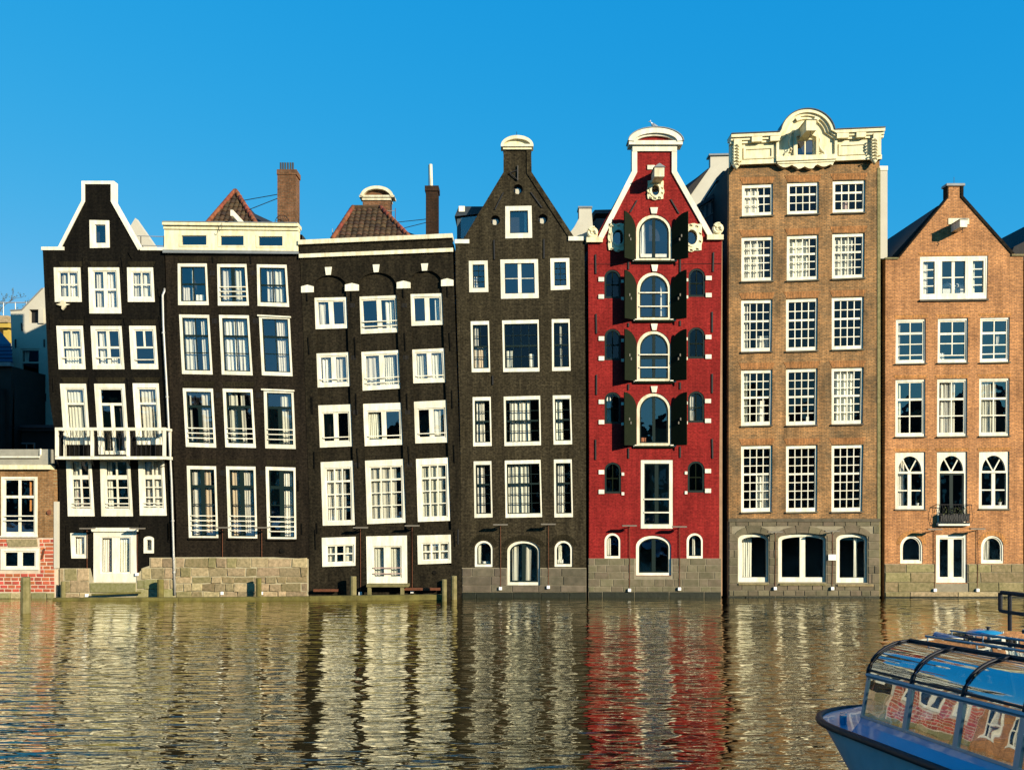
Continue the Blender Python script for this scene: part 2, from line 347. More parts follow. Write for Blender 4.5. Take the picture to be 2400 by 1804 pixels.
glass('glass', 0.12, tint=(0.97, 0.98, 0.98))
glass('glass_dark', 0.0, tint=(0.97, 0.98, 0.98))
glass('boat_glass', 0.28, tint=(0.55, 0.62, 0.64), wob=0.09)
def water():
    m = bpy.data.materials.new('water'); m.use_nodes = True; nt = m.node_tree; N = nt.nodes; L = nt.links; N.clear()
    df = N.new('ShaderNodeBsdfDiffuse'); df.inputs[0].default_value = (0.012, 0.011, 0.004, 1)
    gl = N.new('ShaderNodeBsdfGlossy'); gl.inputs[0].default_value = (0.90, 0.86, 0.71, 1); gl.inputs['Roughness'].default_value = 0.015
    fr = N.new('ShaderNodeFresnel'); fr.inputs['IOR'].default_value = 1.33
    mr = N.new('ShaderNodeMapRange'); mr.inputs['From Min'].default_value = 0.02; mr.inputs['From Max'].default_value = 0.38; mr.inputs['To Min'].default_value = 0.10; mr.inputs['To Max'].default_value = 0.98; L.new(fr.outputs[0], mr.inputs['Value'])
    mx = N.new('ShaderNodeMixShader'); ou = N.new('ShaderNodeOutputMaterial')
    L.new(mr.outputs[0], mx.inputs[0]); L.new(df.outputs[0], mx.inputs[1]); L.new(gl.outputs[0], mx.inputs[2]); L.new(mx.outputs[0], ou.inputs[0])
    tc = N.new('ShaderNodeTexCoord')
    def noise(sx, sy, rot, det, ro):
        mp = N.new('ShaderNodeMapping'); mp.inputs['Scale'].default_value = (sx, sy, 1); mp.inputs['Rotation'].default_value = (0, 0, rot)
        n = N.new('ShaderNodeTexNoise'); n.inputs['Scale'].default_value = 1.0; n.inputs['Detail'].default_value = det; n.inputs['Roughness'].default_value = ro
        n.inputs['Distortion'].default_value = 0.3
        L.new(tc.outputs['Object'], mp.inputs['Vector']); L.new(mp.outputs[0], n.inputs['Vector']); return n.outputs['Fac']
    patch = noise(0.10, 0.22, 0.4, 2.0, 0.5)
    prev = None
    for f, dist, st in ((noise(0.6, 2.4, 0.04, 1.5, 0.5), 0.105, 0.95), (noise(1.5, 6.4, -0.07, 1.0, 0.5), 0.032, 0.95), (noise(3.0, 14.0, 0.12, 1.0, 0.5), 0.004, 0.8)):
        bp = N.new('ShaderNodeBump'); bp.inputs['Distance'].default_value = dist; bp.inputs['Strength'].default_value = st
        L.new(f, bp.inputs['Height'])
        pm = N.new('ShaderNodeMapRange'); pm.inputs['From Min'].default_value = 0.35; pm.inputs['From Max'].default_value = 0.65   # calmer and rougher patches
        pm.inputs['To Min'].default_value = st*0.55; pm.inputs['To Max'].default_value = st*1.1; L.new(patch, pm.inputs['Value']); L.new(pm.outputs[0], bp.inputs['Strength'])
        if prev: L.new(prev, bp.inputs['Normal'])
        prev = bp.outputs[0]
    L.new(prev, gl.inputs['Normal']); L.new(prev, fr.inputs['Normal'])
    M['water'] = m
water()
# ---------------------------------------------------------------- windows
def clip(poly, u0, v0, u1, v1):
    def cut(P, inside, inter):
        R = []
        for i in range(len(P)):
            a, b = P[i], P[(i+1) % len(P)]
            ia, ib = inside(a), inside(b)
            if ia: R.append(a)
            if ia != ib: R.append(inter(a, b))
        return R
    for k, val, sg in ((0, u0, 1), (0, u1, -1), (1, v0, 1), (1, v1, -1)):
        if not poly: return []
        def ins(p, k=k, val=val, sg=sg): return sg*(p[k]-val) >= -1e-9
        def itr(a, b, k=k, val=val):
            t = (val-a[k])/(b[k]-a[k]); return (a[0]+(b[0]-a[0])*t, a[1]+(b[1]-a[1])*t)
        poly = cut(poly, ins, itr)
    return poly
class Quad:
    def __init__(s, q):
        if len(q) == 4: q = (q[0], q[1], q[2], q[1], q[2], q[3], q[0], q[3])
        s.tl, s.tr, s.br, s.bl = (q[0], q[1]), (q[2], q[3]), (q[4], q[5]), (q[6], q[7])
        s.W = ((s.tr[0]-s.tl[0])+(s.br[0]-s.bl[0]))/2; s.H = ((s.bl[1]-s.tl[1])+(s.br[1]-s.tr[1]))/2
    def p(s, u, v):
        a = [s.tl[i]+(s.tr[i]-s.tl[i])*u for i in (0, 1)]; b = [s.bl[i]+(s.br[i]-s.bl[i])*u for i in (0, 1)]
        return (a[0]+(b[0]-a[0])*v, a[1]+(b[1]-a[1])*v)
    def outline(s, l, t, r, b, rise, n=14):
        u0, u1, v0, v1 = l/s.W, 1-r/s.W, t/s.H, 1-b/s.H
        if rise <= 0.01: return [(u0, v1), (u1, v1), (u1, v0), (u0, v0)]
        rv = rise/s.H; P = [(u0, v1), (u1, v1)]
        for i in range(n+1):
            th = math.pi*i/n
            P.append(((u0+u1)/2 + (u1-u0)/2*math.cos(th), v0 + rv - rv*math.sin(th)))
        return P
    def px(s, P): return [s.p(u, v) for u, v in P]
def rowspec(t):
    R = []
    for k in t.split('/'):
        a = k.split(':'); R.append((float(a[1]) if len(a) > 1 else 1.0, int(a[0])))
    return R
def curtain(parent, Q, a, y, matn, seed):
    """a hanging sheet with folds"""
    rnd = random.Random(seed); u0, u1, v0, v1 = a
    wpx = (u1-u0)*Q.W; n = max(6, int(wpx*0.9)); k = wpx/rnd.uniform(4.5, 11.0); ph = rnd.random()*6
    rows = []
    for v in (0, 0.35, 0.7, 1.0):
        row = []
        for i in range(n+1):
            t = i/n; uu = u0+(u1-u0)*t + 0.012*math.sin(3*v+ph)*(t-0.5)
            X, Y = Q.p(uu, v0+(v1-v0)*v)
            row.append(pl(X, Y, y + 0.022*math.sin(2*math.pi*k*t+ph+0.6*math.sin(5*t+ph)) + 0.012*math.sin(11*t+4*v+ph)))
        rows.append(row)
    mb = MB().grid(rows); mesh('curtain', mb.v, mb.f, matn, parent, smooth=True)
WINS = 0
def window(Hs, q, fw=(6, 6, 6, 7), rise=0, rows='2/2', rw=2.0, cw=2.0, rails={}, sash=0, sm='green', mm=None, fm='white', rec=-0.03, dep=0.12,
           cur=(), guards=(), gm='white', sill=0, sillm='white', yf=None, name='window', gmat='glass', nopane=False):
    global WINS
    WINS += 1
    yf = Hs['y'] if yf is None else yf
    if isinstance(fw, (int, float)): fw = (fw,)*4
    Q = Quad(q)
    if not sash and min(fw) >= 6 and not nopane and fm in ('white', 'cream'):
        sash = 3.0; sm = fm; fw = tuple(a-3.0 for a in fw)      # a slimmer sash set back inside the frame
    mm = mm or (sm if sash else fm)
    out = Q.outline(-0.8, -0.8, -0.8, -0.8, rise + (0.8 if rise else 0))
    if not rise: out = Q.outline(-0.8, -0.8, -0.8, -0.8, 0)
    inn = Q.outline(*fw, max(0, rise-fw[1]*0.55) if rise else 0)
    y0 = yf + rec; y1 = y0 + dep
    Wn = MB().ring(Q.px(out), Q.px(inn), y0, y1).obj(name, fm, Hs['o'])
    g = fw
    if sash:
        g2 = tuple(a+sash for a in fw); si = Q.outline(*g2, max(0, rise-fw[1]*0.55-sash*0.4) if rise else 0)
        o2 = Q.outline(*(a-0.4 for a in fw), max(0, rise-fw[1]*0.55+0.3) if rise else 0)
        MB().ring(Q.px(o2), Q.px(si), y0+0.035, y1-0.01).obj('sash', sm, Wn); g = g2; inn = si
    u0, u1, v0, v1 = g[0]/Q.W, 1-g[2]/Q.W, g[1]/Q.H, 1-g[3]/Q.H
    R = rowspec(rows); tot = sum(r[0] for r in R)
    vs = [v0]
    for r in R: vs.append(vs[-1] + (v1-v0)*r[0]/tot)
    bars = []; cells = []
    for i, r in enumerate(R):
        ta = vs[i] + ((rails.get(i-1, rw))/2/Q.H if i else 0); tb = vs[i+1] - ((rails.get(i, rw))/2/Q.H if i < len(R)-1 else 0)
        if i < len(R)-1: bars.append((u0-0.01, tb, u1+0.01, vs[i+1]+rails.get(i, rw)/2/Q.H))
        n = r[1]; hw = cw/2/Q.W
        for j in range(n):
            a = u0+(u1-u0)*j/n; b = u0+(u1-u0)*(j+1)/n
            cells.append((a+(hw if j else 0), ta, b-(hw if j < n-1 else 0), tb))
            if j < n-1: bars.append((b-hw, ta, b+hw, tb))
    if bars:
        mb = MB()
        for k, br in enumerate(bars):
            P = clip(inn, *br)
            if len(P) >= 3: mb.prism(Q.px(P), y0+0.045+0.002*(k % 2), y1-0.03-0.002*(k % 2))
        if mb.v: mb.obj('muntin', mm, Wn)
    yg = y0 + dep*0.62
    if not nopane:
        for c in cells:
            e = 0.3/Q.W; P = clip(inn, c[0]-e, c[1]-e, c[2]+e, c[3]+e)
            if len(P) < 3: continue
            pp = Q.px(P); cx = sum(p[0] for p in pp)/len(pp); cy = sum(p[1] for p in pp)/len(pp)
            tx, tz = random.gauss(0, 0.006), random.gauss(0, 0.006)
            vv = []
            for off in (0, 0.006):
                for x, y in pp: vv.append(pl(x, y, yg+off + (x-cx)/PXM*tx + (cy-y)/PXM*tz))
            k = len(pp); ff = [tuple(range(k)), tuple(range(2*k-1, k-1, -1))] + [(i, k+i, k+(i+1) % k, (i+1) % k) for i in range(k)]
            mesh('pane', vv, ff, gmat, Wn, fix=False)
    for i, c in enumerate(cur):
        a = c[:2]; m = c[2] if len(c) > 2 and isinstance(c[2], str) else 'curtain'; vv = c[3:5] if len(c) > 3 else (0, 1)
        uu0 = u0+(u1-u0)*a[0]; uu1 = u0+(u1-u0)*a[1]
        rs = rise*0.6/Q.H if rise else 0
        curtain(Wn, Q, (uu0, uu1, v0+(v1-v0)*vv[0]+rs*0, v0+(v1-v0)*vv[1]), y1+0.10, m, WINS*13+i)
    for gv in guards:
        v = v0+(v1-v0)*gv; h = 1.1/Q.H
        MB().prism(Q.px([(u0-0.03, v+h), (u1+0.03, v+h), (u1+0.03, v-h), (u0-0.03, v-h)]), y0-0.05, y0-0.01).obj('guard_rail', gm, Wn)
    if sill:
        e = 1.5/Q.W; h = sill/Q.H
        MB().prism(Q.px([(-e, 1+h), (1+e, 1+h), (1+e, 1.0), (-e, 1.0)]), yf-0.09, yf+0.05).obj('sill', sillm, Wn)
    Hs['holes'].append(Q.px(Q.outline(0, 0, 0, 0, rise)))
    return Wn
def house(name, label, x, yfront=0.0, cat='house'):
    p = pt(x, 1395); h = dict(o=thing(name, label, cat, (p.x, yfront, 0.0)), holes=[], y=yfront)
    return h
def anchors(Hs, L, m='iron', w=1.3, y=None):
    y = Hs['y'] if y is None else y
    for a in L:
        if len(a) == 3: x0, y0, y1 = a; x1 = x0
        else: x0, y0, x1, y1 = a
        MB().prism([(x1-w, y1), (x1+w, y1), (x0+w, y0), (x0-w, y0)], y-0.05, y+0.02).obj('wall_anchor', m, Hs['o'])
def body(Hs, xl, xr, ztop_py, y0=0.34, y1=7.0, mat_='body', zb=-0.8, profile=None):
    """side walls, back wall and ceiling behind the front"""
    P = profile or [(xl, ztop_py), (xr, ztop_py)]
    mb = MB(); n = len(P)
    f = [pl(x, y, y0) for x, y in P]; b = [pl(x, y, y1) for x, y in P]
    lo = [Vector((f[0].x, y0, zb)), Vector((f[-1].x, y0, zb)), Vector((f[-1].x, y1, zb)), Vector((f[0].x, y1, zb))]
    vs = f + b + lo; N2 = 2*n
    fs = [(i, i+1, n+i+1, n+i) for i in range(n-1)]
    fs += [(N2, 0, n, N2+3), (n-1, N2+1, N2+2, 2*n-1), tuple([N2+3] + list(range(n, 2*n)) + [N2+2]), (N2, N2+1, N2+2, N2+3)]
    return mesh('house_body', vs, fs, mat_, Hs['o'])
def stones(parent, x0, x1, courses, yf, matn, openings=(), wmin=22, wmax=45, gap=1.0, jit=0.6, proud=(0.0, 0.02), xfun=None, name='stone', seed=1, depth=0.10):
    rnd = random.Random(seed)
    for r in range(len(courses)-1):
        ya, yb = courses[r], courses[r+1]
        L0 = xfun(ya, yb)[0] if xfun else x0; L1 = xfun(ya, yb)[1] if xfun else x1
        segs = [(L0, L1)]
        for ox0, oy0, ox1, oy1 in openings:
            if oy1 > ya+1 and oy0 < yb-1:
                ns = []
                for a, b in segs:
                    if ox1 <= a or ox0 >= b: ns.append((a, b)); continue
                    if ox0-a > 2: ns.append((a, ox0))
                    if b-ox1 > 2: ns.append((ox1, b))
                segs = ns
        for a, b in segs:
            x = a; first = True
            while x < b-0.5:
                wd = rnd.uniform(wmin, wmax)
                if first: wd *= rnd.uniform(0.4, 1.0); first = False
                e = x+wd
                if b-e < wmin*0.5: e = b
                j = lambda: rnd.uniform(-jit, jit)
                h = gap/2
                P = [(x+h+j(), yb-h+j()), (e-h+j(), yb-h+j()), (e-h+j(), ya+h+j()), (x+h+j(), ya+h+j())]
                if e-x > 3:
                    cx = sum(p[0] for p in P)/4; cy = sum(p[1] for p in P)/4
                    pr = rnd.uniform(*proud); m = matn if isinstance(matn, str) else rnd.choice(matn)
                    fr = [pl(*p, yf-pr+0.018) for p in P]
                    ch = 0.9
                    ins = [pl(p[0]+(ch if p[0] < cx else -ch), p[1]+(ch if p[1] < cy else -ch), yf-pr) for p in P]
                    bk = [pl(*p, yf+depth) for p in P]
                    mesh(name, ins+fr+bk, [(0,1,2,3)]+[(4+i, 4+(i+1) % 4, (i+1) % 4, i) for i in range(4)]+[(8+i, 8+(i+1) % 4, 4+(i+1) % 4, 4+i) for i in range(4)], m, parent, fix=False)
                x = e
def coping(Hs, pts, wpx, y0, y1, m='white', name='coping', side=1):
    """a band of width wpx along a pixel polyline"""
    n = len(pts); off = []
    for i in range(n):
        d = []
        for a, b in ((i-1, i), (i, i+1)):
            if a < 0 or b >= n: continue
            dx, dy = pts[b][0]-pts[a][0], pts[b][1]-pts[a][1]; l = math.hypot(dx, dy); d.append((-dy/l, dx/l))
        nx = sum(q[0] for q in d)/len(d); ny = sum(q[1] for q in d)/len(d); l = math.hypot(nx, ny); k = 1/max(l, 0.5)
        nx, ny = nx/l*k, ny/l*k
        off.append((pts[i][0]+nx*wpx*side, pts[i][1]+ny*wpx*side))
    return MB().ring(pts, off, y0, y1, closed=False).obj(name, m, Hs['o'])
def arcpts(cx, cy, rx, ry, a0=180, a1=0, n=16):
    return [(cx+rx*math.cos(math.radians(a0+(a1-a0)*i/n)), cy-ry*math.sin(math.radians(a0+(a1-a0)*i/n))) for i in range(n+1)]
def roof_back(Hs, prof, y0, y1, m='rooftile_dark', name='roof'):
    """roof planes running back from the gable, profile in pixels at the front"""
    f = [pl(x, y, y0) for x, y in prof]; b = [pl(x, y, y1) for x, y in prof]; n = len(prof)
    fs = [(i, i+1, n+i+1, n+i) for i in range(n-1)] + [tuple(range(n-1, -1, -1)), tuple(range(n, 2*n))] + [(n-1, 0, n, 2*n-1)]
    return mesh(name, f+b, fs, m, Hs['o'])
def hoist(Hs, fx0, fy0, fx1, fy1, yout, m='white', name='hoist_beam', capm='lead', peak=8, hook=True):
    """a hoisting beam whose end face shows at these pixels, yout metres in front of the wall"""
    ya = Hs['y']-yout; yb = Hs['y']+0.1
    a = pt(fx0, fy0, ya); b = pt(fx1, fy1, ya)
    mb = MB().box(a.x, ya, b.z, b.x, yb, a.z)
    o = mb.obj(name, m, Hs['o'])
    cx = (a.x+b.x)/2; e = 0.05; z = a.z
    vs = [(a.x-e, ya-e, z), (b.x+e, ya-e, z), (cx, ya-e, z+peak/PXM), (a.x-e, yb, z), (b.x+e, yb, z), (cx, yb, z+peak/PXM)]
    mesh('beam_cap', [Vector(v) for v in vs], [(0,1,2),(3,5,4),(0,2,5,3),(1,4,5,2),(0,3,4,1)], capm, o)
    if hook:
        h = MB().tube([(cx, ya+0.12, b.z), (cx, ya+0.12, b.z-0.12), (cx+0.04, ya+0.12, b.z-0.2), (cx-0.01, ya+0.12, b.z-0.26), (cx-0.05, ya+0.12, b.z-0.2)], 0.014, 6)
        h.obj('hook', 'iron', o)
    return o
def pantiles(parent, base, apexL, apexR, yb, yt, col_px, row_n, m='pantile'):
    """rows of single curved tiles on a hipped slope; base = (x0,y0,x1,y1) front eaves pixels at depth yb, top edge at depth yt"""
    x0, y0, x1, y1 = base
    B0 = pt(x0, y0, yb); B1 = pt(x1, y1, yb); T0 = pt(*apexL, yt); T1 = pt(*apexR, yt)
    ux = (B1-B0); Wd = ux.length; ux.normalize()
    midb = (B0+B1)/2; midt = (T0+T1)/2
    up = (midt-midb); up -= ux*up.dot(ux); Lh = up.length; up.normalize(); nrm = ux.cross(up).normalized()
    if nrm.y > 0: nrm = -nrm
    tw = col_px/PXM; th = Lh/row_n
    # one tile, 6 segments of arc, slightly tilted
    vs, fs = [], []; n = 7
    for k, (v, lift) in enumerate(((0, 0.05), (1.12, 0.0))):
        for i in range(n):
            t = i/(n-1); prof = 0.055*math.sin(math.pi*min(1, t*1.15)) if t < 0.87 else -0.012
            vs.append(ux*(t*tw*1.02) + up*(v*th) + nrm*(prof+lift))
    for i in range(n): vs.append(vs[i] - nrm*0.03)
    for i in range(n-1): fs += [(i, i+1, n+i+1, n+i), (2*n+i, 2*n+i+1, i+1, i)]
    me = bpy.data.meshes.new('pantile'); me.from_pydata([tuple(v) for v in vs], [], fs); me.materials.append(M[m])
    for p in me.polygons: p.use_smooth = True
    t0 = (T0-B0).dot(ux); t1 = (T1-B0).dot(ux)
    for r in range(row_n):
        f = (r+0.4)/row_n; a = t0*f; b = Wd+(t1-Wd)*f
        c = 0
        while c*tw < Wd:
            xa = c*tw
            if xa > a-tw*0.45 and xa+tw < b+tw*0.45:
                p = B0 + ux*xa + up*(r*th) + nrm*random.uniform(0, 0.012)
                link('tile', me, None, parent, loc=p)
            c += 1
    for q0, q1 in ((B0, T0), (B1, T1)):
        k = max(3, int((q1-q0).length/0.32))
        for i in range(k):
            a = q0+(q1-q0)*(i/k); b = q0+(q1-q0)*((i+1.08)/k)
            MB().tube([a+nrm*0.05, b+nrm*0.08], [0.13, 0.10], 8).obj('hip_tile', 'hiptile', parent, smooth=True)
def lamp(x, y, ybot, label, w=17, boxoff=0.0):
    """slim T-shaped lamp: a bar held off the wall, a thin cable down to a small white box"""
    yo = -0.55
    p = pt(x, y, 0)
    T = thing('wall_lamp', label, 'lamp', (p.x, 0, p.z), 'lamps along the waterside fronts')
    a = pt(x-w, y, yo); b = pt(x+w, y, yo)
    MB().box(a.x, yo-0.10, a.z-0.025, b.x, yo+0.10, a.z+0.03).obj('lamp_bar', 'lampgrey', T)
    c = pt(x, y+1, yo)
    MB().tube([(c.x, yo, c.z+0.02), (p.x, -0.02, c.z-0.06)], 0.022, 6).obj('bracket', 'iron', T)
    q = pt(x, ybot, -0.06)
    MB().tube([(p.x, -0.055, c.z-0.06), (p.x+0.01, -0.065, (c.z+q.z)/2), (q.x, -0.06, q.z)], 0.016, 6).obj('cable', 'rust', T)
    MB().box(q.x-0.07, -0.16, q.z-0.07, q.x+0.07, -0.03, q.z+0.07).obj('junction_box', 'sign_white', T)
    return T
# ---------------------------------------------------------------- the setting
def sheet(name, x0, y0, x1, y1, z, m):
    o = mesh(name, [(x0, y0, z), (x1, y0, z), (x1, y1, z), (x0, y1, z)], [(0, 1, 2, 3)], m); o['kind'] = 'structure'; return o
sheet('canal_water', -400, -60, 400, 1.0, 0.0, 'water')
sheet('ground', -800, 0.9, 800, 1600, 0.25, 'ground')
sheet('quay', -400, -900, 400, -47, 1.6, 'ground')

# ---------------------------------------------------------------- low house at the edge of the picture
H = house('low_house', 'low brown brick house with red painted brick base beside the leaning black gabled house', 40, -0.25)
y = H['y']; o = H['o']
window(H, (11.5, 1118, 94, 1254.5), fw=(8, 7, 8, 9), rows='2/2:2.1', rw=6, cw=6, cur=[(0.78, 1.0, 'curtain_orange', 0, 0.6)], guards=(0.69, 0.78), sill=3)
window(H, (10, 1285, 96.5, 1333), fw=(9, 8, 9, 8), rows='2', cw=11)
window(H, (-112, 1118, -30, 1254.5), fw=(8, 7, 8, 9), rows='2/2:2.1', rw=6, cw=6, cur=[(0, .3)], sill=3)
window(H, (-112, 1285, -28, 1333), fw=(9, 8, 9, 8), rows='2', cw=11)
wall('wall', [(-140, 1259), (134, 1259), (132, 1100), (-140, 1100)], [h for h in H['holes'] if h[0][1] < 1260], y, y+0.34, 'wall_low', o)
base = wall('wall_base', [(-140, 1402), (138, 1402), (135, 1258.5), (-140, 1258.5)], [h for h in H['holes'] if h[0][1] > 1260], y+0.02, y+0.34, 'mortar_pink', o)
stones(base, -138, 134, [1262+8.9*i for i in range(14)]+[1386], y+0.005, 'base_brick', [(7, 1281, 100, 1337), (24, 1258, 98, 1281), (-116, 1281, -24, 1337)], 17, 19, 1.7, 0.3, (0, 0.01), name='brick', seed=3, depth=0.05)
stones(base, -138, 134, [1387, 1401], y-0.02, ['stone_pale', 'stone_moss'], (), 30, 50, seed=4)
pquad('lintel', [(27, 1280), (95, 1279), (93, 1262), (36, 1262), (22, 1263)], y-0.02, y+0.1, 'stone_pale', o)
pbox('corner_strip', 133, 1175, 141, 1330, y-0.02, y+0.2, 'render_white', o)
pbox('cornice', -140, 1090, 128, 1100, y-0.18, y+0.3, 'cream', o)
pbox('parapet', -140, 1053, 121, 1090, y+0.0, y+0.5, 'concrete', o)
g = MB().tube([pt(-140, 1071, y-0.08), pt(93, 1071, y-0.08), pt(95, 1066, y-0.08), pt(95, 1052, y-0.02)], 0.045, 8).obj('gutter_pipe', 'white', o)
anchors(H, [(111, 1284, 105, 1308)], 'rust', 1.6)
MB().tube([pt(116, 1200, y-0.03), pt(116, 1200, y+0.02)], 0.12, 16).obj('wall_plate', 'rust', o)
body(H, -140, 131, 1088, y+0.34, y+5)

# ---------------------------------------------------------------- black house with the balcony
H = house('black_gabled_house', 'leaning black house with white-edged neck gable and white balcony', 255, 0.0)
o = H['o']
F = (12, 11, 8, 12)
window(H, (211, 517, 255.5, 518, 256.6, 580, 212, 581), fw=(11, 9, 8, 10), rows='1', sash=1.2, sm='white', cur=[(0.82, 1)])
window(H, (127.4, 628, 187.7, 628, 191, 707, 130, 707), fw=F, rows='2/2', rw=3, cw=3, cur=[(0, 0.48), (0.5, 1)])
window(H, (208, 628, 278.6, 628, 284, 734, 211, 734), fw=(12, 9, 9, 14), rows='2/2', rw=5, cw=8, cur=[(0, .5), (.52, 1)])
window(H, (299, 628, 358, 628, 362, 707, 301, 707), fw=F, rows='2/2', rw=3, cw=3, cur=[(0, .5), (.5, 1)])
window(H, (133.5, 764.5, 193.4, 764.5, 200, 864.5, 139, 864.5), fw=F, rows='2/1', rw=4, cw=3, cur=[(0, 1)], guards=(.82,))
window(H, (213.6, 765, 284, 765, 291, 864.5, 219, 864.5), fw=F, rows='2/2', rw=5, cw=7, cur=[(0, .46), (.55, 1, 'curtain', .8, 1)], guards=(.82,))
window(H, (304, 764.5, 364, 764.5, 370.6, 864.5, 309, 864.5), fw=F, rows='2/1', rw=4, cw=4, guards=(.88,))
window(H, (142, 900, 201, 900, 211, 1041, 152, 1041), fw=(12, 13, 8, 16), rows='1/1:2.4', rw=5, cur=[(0, .93)])
window(H, (222, 900, 291.6, 900, 303, 1064, 233, 1064), fw=(12, 13, 9, 8), rows='1/2:3.2', rw=6, cw=8, cur=[(.8, 1, 'curtain_mauve', .3, 1)])
window(H, (312, 899, 371, 899, 379.5, 1041, 321, 1041), fw=(12, 13, 8, 16), rows='1/1:2.4', rw=5, cur=[(0, .66), (.72, .95)])
for q, c in (((156, 1074, 213, 1074, 221, 1208.5, 160.5, 1208.5), [(0, .4), (.1, .5, 'curtain_mauve', .35, 1)]),
             ((235.5, 1074, 303.6, 1074, 311, 1208.5, 239, 1208.5), [(0, .2)]),
             ((325, 1074, 383.6, 1074, 390, 1207, 329, 1207), [(0, .45), (.5, 1)])):
    window(H, q, fw=(13, 8, 8, 18), rows='2:1.5/2/2/2', rails={0: 10}, rw=2.4, cw=4, cur=c, guards=(.9, .97))
window(H, (166, 1249.5, 204, 1249.5, 204.5, 1307, 168.7, 1307), fw=(9, 8, 7, 9), rows='1', cur=[(0, 1)])
window(H, (338, 1257, 360, 1295), fw=(6, 7, 4, 6), rise=6, rows='1', cur=[(0, .9)])
window(H, (221, 1241, 321, 1363), fw=(18, 19, 17, 23), rows='2', cw=18, cur=[(0, .45), (.2, .42, 'curtain_mauve'), (.5, 1)], name='door', rec=-0.05)
pbox('door_header', 217, 1236, 324, 1245, -0.14, 0.02, 'white', o)
HOLES = H['holes']
wall('wall', [(144, 1402), (411, 1402), (406, 1131), (391.6, 761), (387, 586), (330, 586), (267, 470), (267, 427), (193, 427), (193, 470), (136, 586), (100, 586), (116, 933), (131, 1032), (137, 1131), (142, 1330)],
     HOLES, 0.0, 0.34, 'wall_black', o)
coping(H, [(135, 583), (192, 471), (192, 425), (268, 425), (268, 471), (331, 583)], 7.5, -0.05, 0.38, 'white', side=1)
pbox('shoulder_coping', 98, 579, 151, 587, -0.06, 0.4, 'white', o); pbox('shoulder_coping', 329, 580, 386, 587.5, -0.06, 0.4, 'white', o)
anchors(H, [(196, 603, 196.5, 640), (286, 602, 290, 640), (200, 740, 202, 775), (116, 672, 117, 695), (118, 735, 119, 770), (372, 676, 374, 696), (375, 740, 377, 770), (292, 745, 294, 762),
            (126, 885, 127, 918), (209, 885, 211, 915), (300, 885, 302, 912), (384, 880, 386, 910), (302, 592, 310, 606), (157, 1230, 157, 1272), (395, 1225, 396, 1270), (330, 1228, 331, 1270), (207, 1228, 207, 1240)], 'wall_black', 1.2)
# seagull-shaped white ornament
MB().prism([(134, 714), (143, 711), (147, 704), (152, 705), (155, 712), (167, 714), (157, 717), (153, 722), (149, 727), (146, 724), (147, 718), (141, 717)], -0.10, 0.02).obj('bird_ornament', 'white_old', o)
for (x0, x1, yy) in ((140, 196, 617), (212, 276, 617), (302, 362, 617), (140, 200, 753), (216, 284, 753), (308, 366, 753), (146, 206, 888), (226, 292, 888), (316, 372, 888)):
    pquad('brick_arch', [(x0+3, yy+8), (x1-3, yy+8), (x1+3, yy-4), (x0-3, yy-4)], -0.012, 0.1, 'soldier_dark', o)
# balcony
yb = -0.85
def bp(x, y_, d=yb): return pt(x, y_, d)
a, b = bp(129, 1076), bp(388, 1068)
bal = MB().box(a.x, yb, a.z, b.x, 0.02, b.z-0.02).obj('balcony', 'white', o)
def rail(x0, x1, ya_, yb_, nm, ya0=yb, ya1=yb+0.09, m='white'):
    p, q = bp(x0, yb_), bp(x1, ya_); MB().box(p.x, ya0, p.z, q.x, ya1, q.z).obj(nm, m, bal)
rail(129, 388, 1001.6, 1008.6, 'top_rail', yb-0.012, yb+0.10)
for x0, x1 in ((129, 136), (212, 218.6), (296.4, 303), (380.8, 387.8)): rail(x0, x1, 1008, 1070, 'post')
for x in (129.6, 381):   # side rails back to the wall
    p, q = bp(x, 1008), bp(x+6, 1002); MB().box(p.x, yb+0.10, p.z, q.x, 0.0, q.z-0.004).obj('side_rail', 'white', bal)
    p, q = bp(x+0.5, 1069), bp(x+5, 1008); MB().box(p.x, -0.12, p.z, q.x, -0.02, q.z).obj('post', 'white', bal)
k = 0
for s0, s1 in ((136, 212), (218.6, 296.4), (303, 380.8)):
    n = 7
    for i in range(n):
        x = s0+(s1-s0)*(i+0.5)/n
        p, q, r = bp(x, 1069, yb+0.05), bp(x, 1030, yb+0.05), bp(x, 1009, yb+0.05)
        l, rr = bp(x-4.5, 1018, yb+0.05), bp(x+4.5, 1018, yb+0.05)
        m = MB().tube([p, q, l, (l.x+0.02, l.y, r.z)], 0.011, 5); m.tube([q, rr, (rr.x-0.02, rr.y, r.z)], 0.010, 5)
        m.obj('baluster', 'iron', bal)
for x in (133, 215, 300, 383):
    p = bp(x, 1077, yb+0.1); q = pt(x+5, 1092, -0.02)
    MB().tube([p, q], 0.025, 6).obj('bracket', 'iron', bal)
# stone base
plh = wall('plinth', [(142, 1402), (412, 1402), (412, 1306), (352, 1306), (352, 1325), (336, 1330), (322, 1350), (322, 1364), (220, 1364), (212, 1331), (142, 1331)], [], -0.085, 0.02, 'mortar_pale', o)
stones(plh, 152, 211, [1331, 1360, 1388, 1400], -0.10, ['stone_pale', 'stone_tan'], (), 26, 60, 1.4, 1.4, (0, .04), seed=11)
stones(plh, 142, 152, [1331, 1364, 1398], -0.08, 'stone_pale', (), 12, 14, 1.4, 0.5, seed=12)
stones(plh, 353, 411, [1307, 1329], -0.10, 'stone_pale', (), 30, 60, 1.4, 1.2, (0, .04), seed=13)
stones(plh, 333, 411, [1330, 1356], -0.10, ['stone_pale', 'stone_tan'], (), 26, 44, 1.4, 1.4, (0, .04), seed=14)
stones(plh, 322, 411, [1357, 1380, 1400], -0.10, ['stone_pale', 'stone_moss'], (), 22, 44, 1.4, 1.4, (0, .04), seed=15)
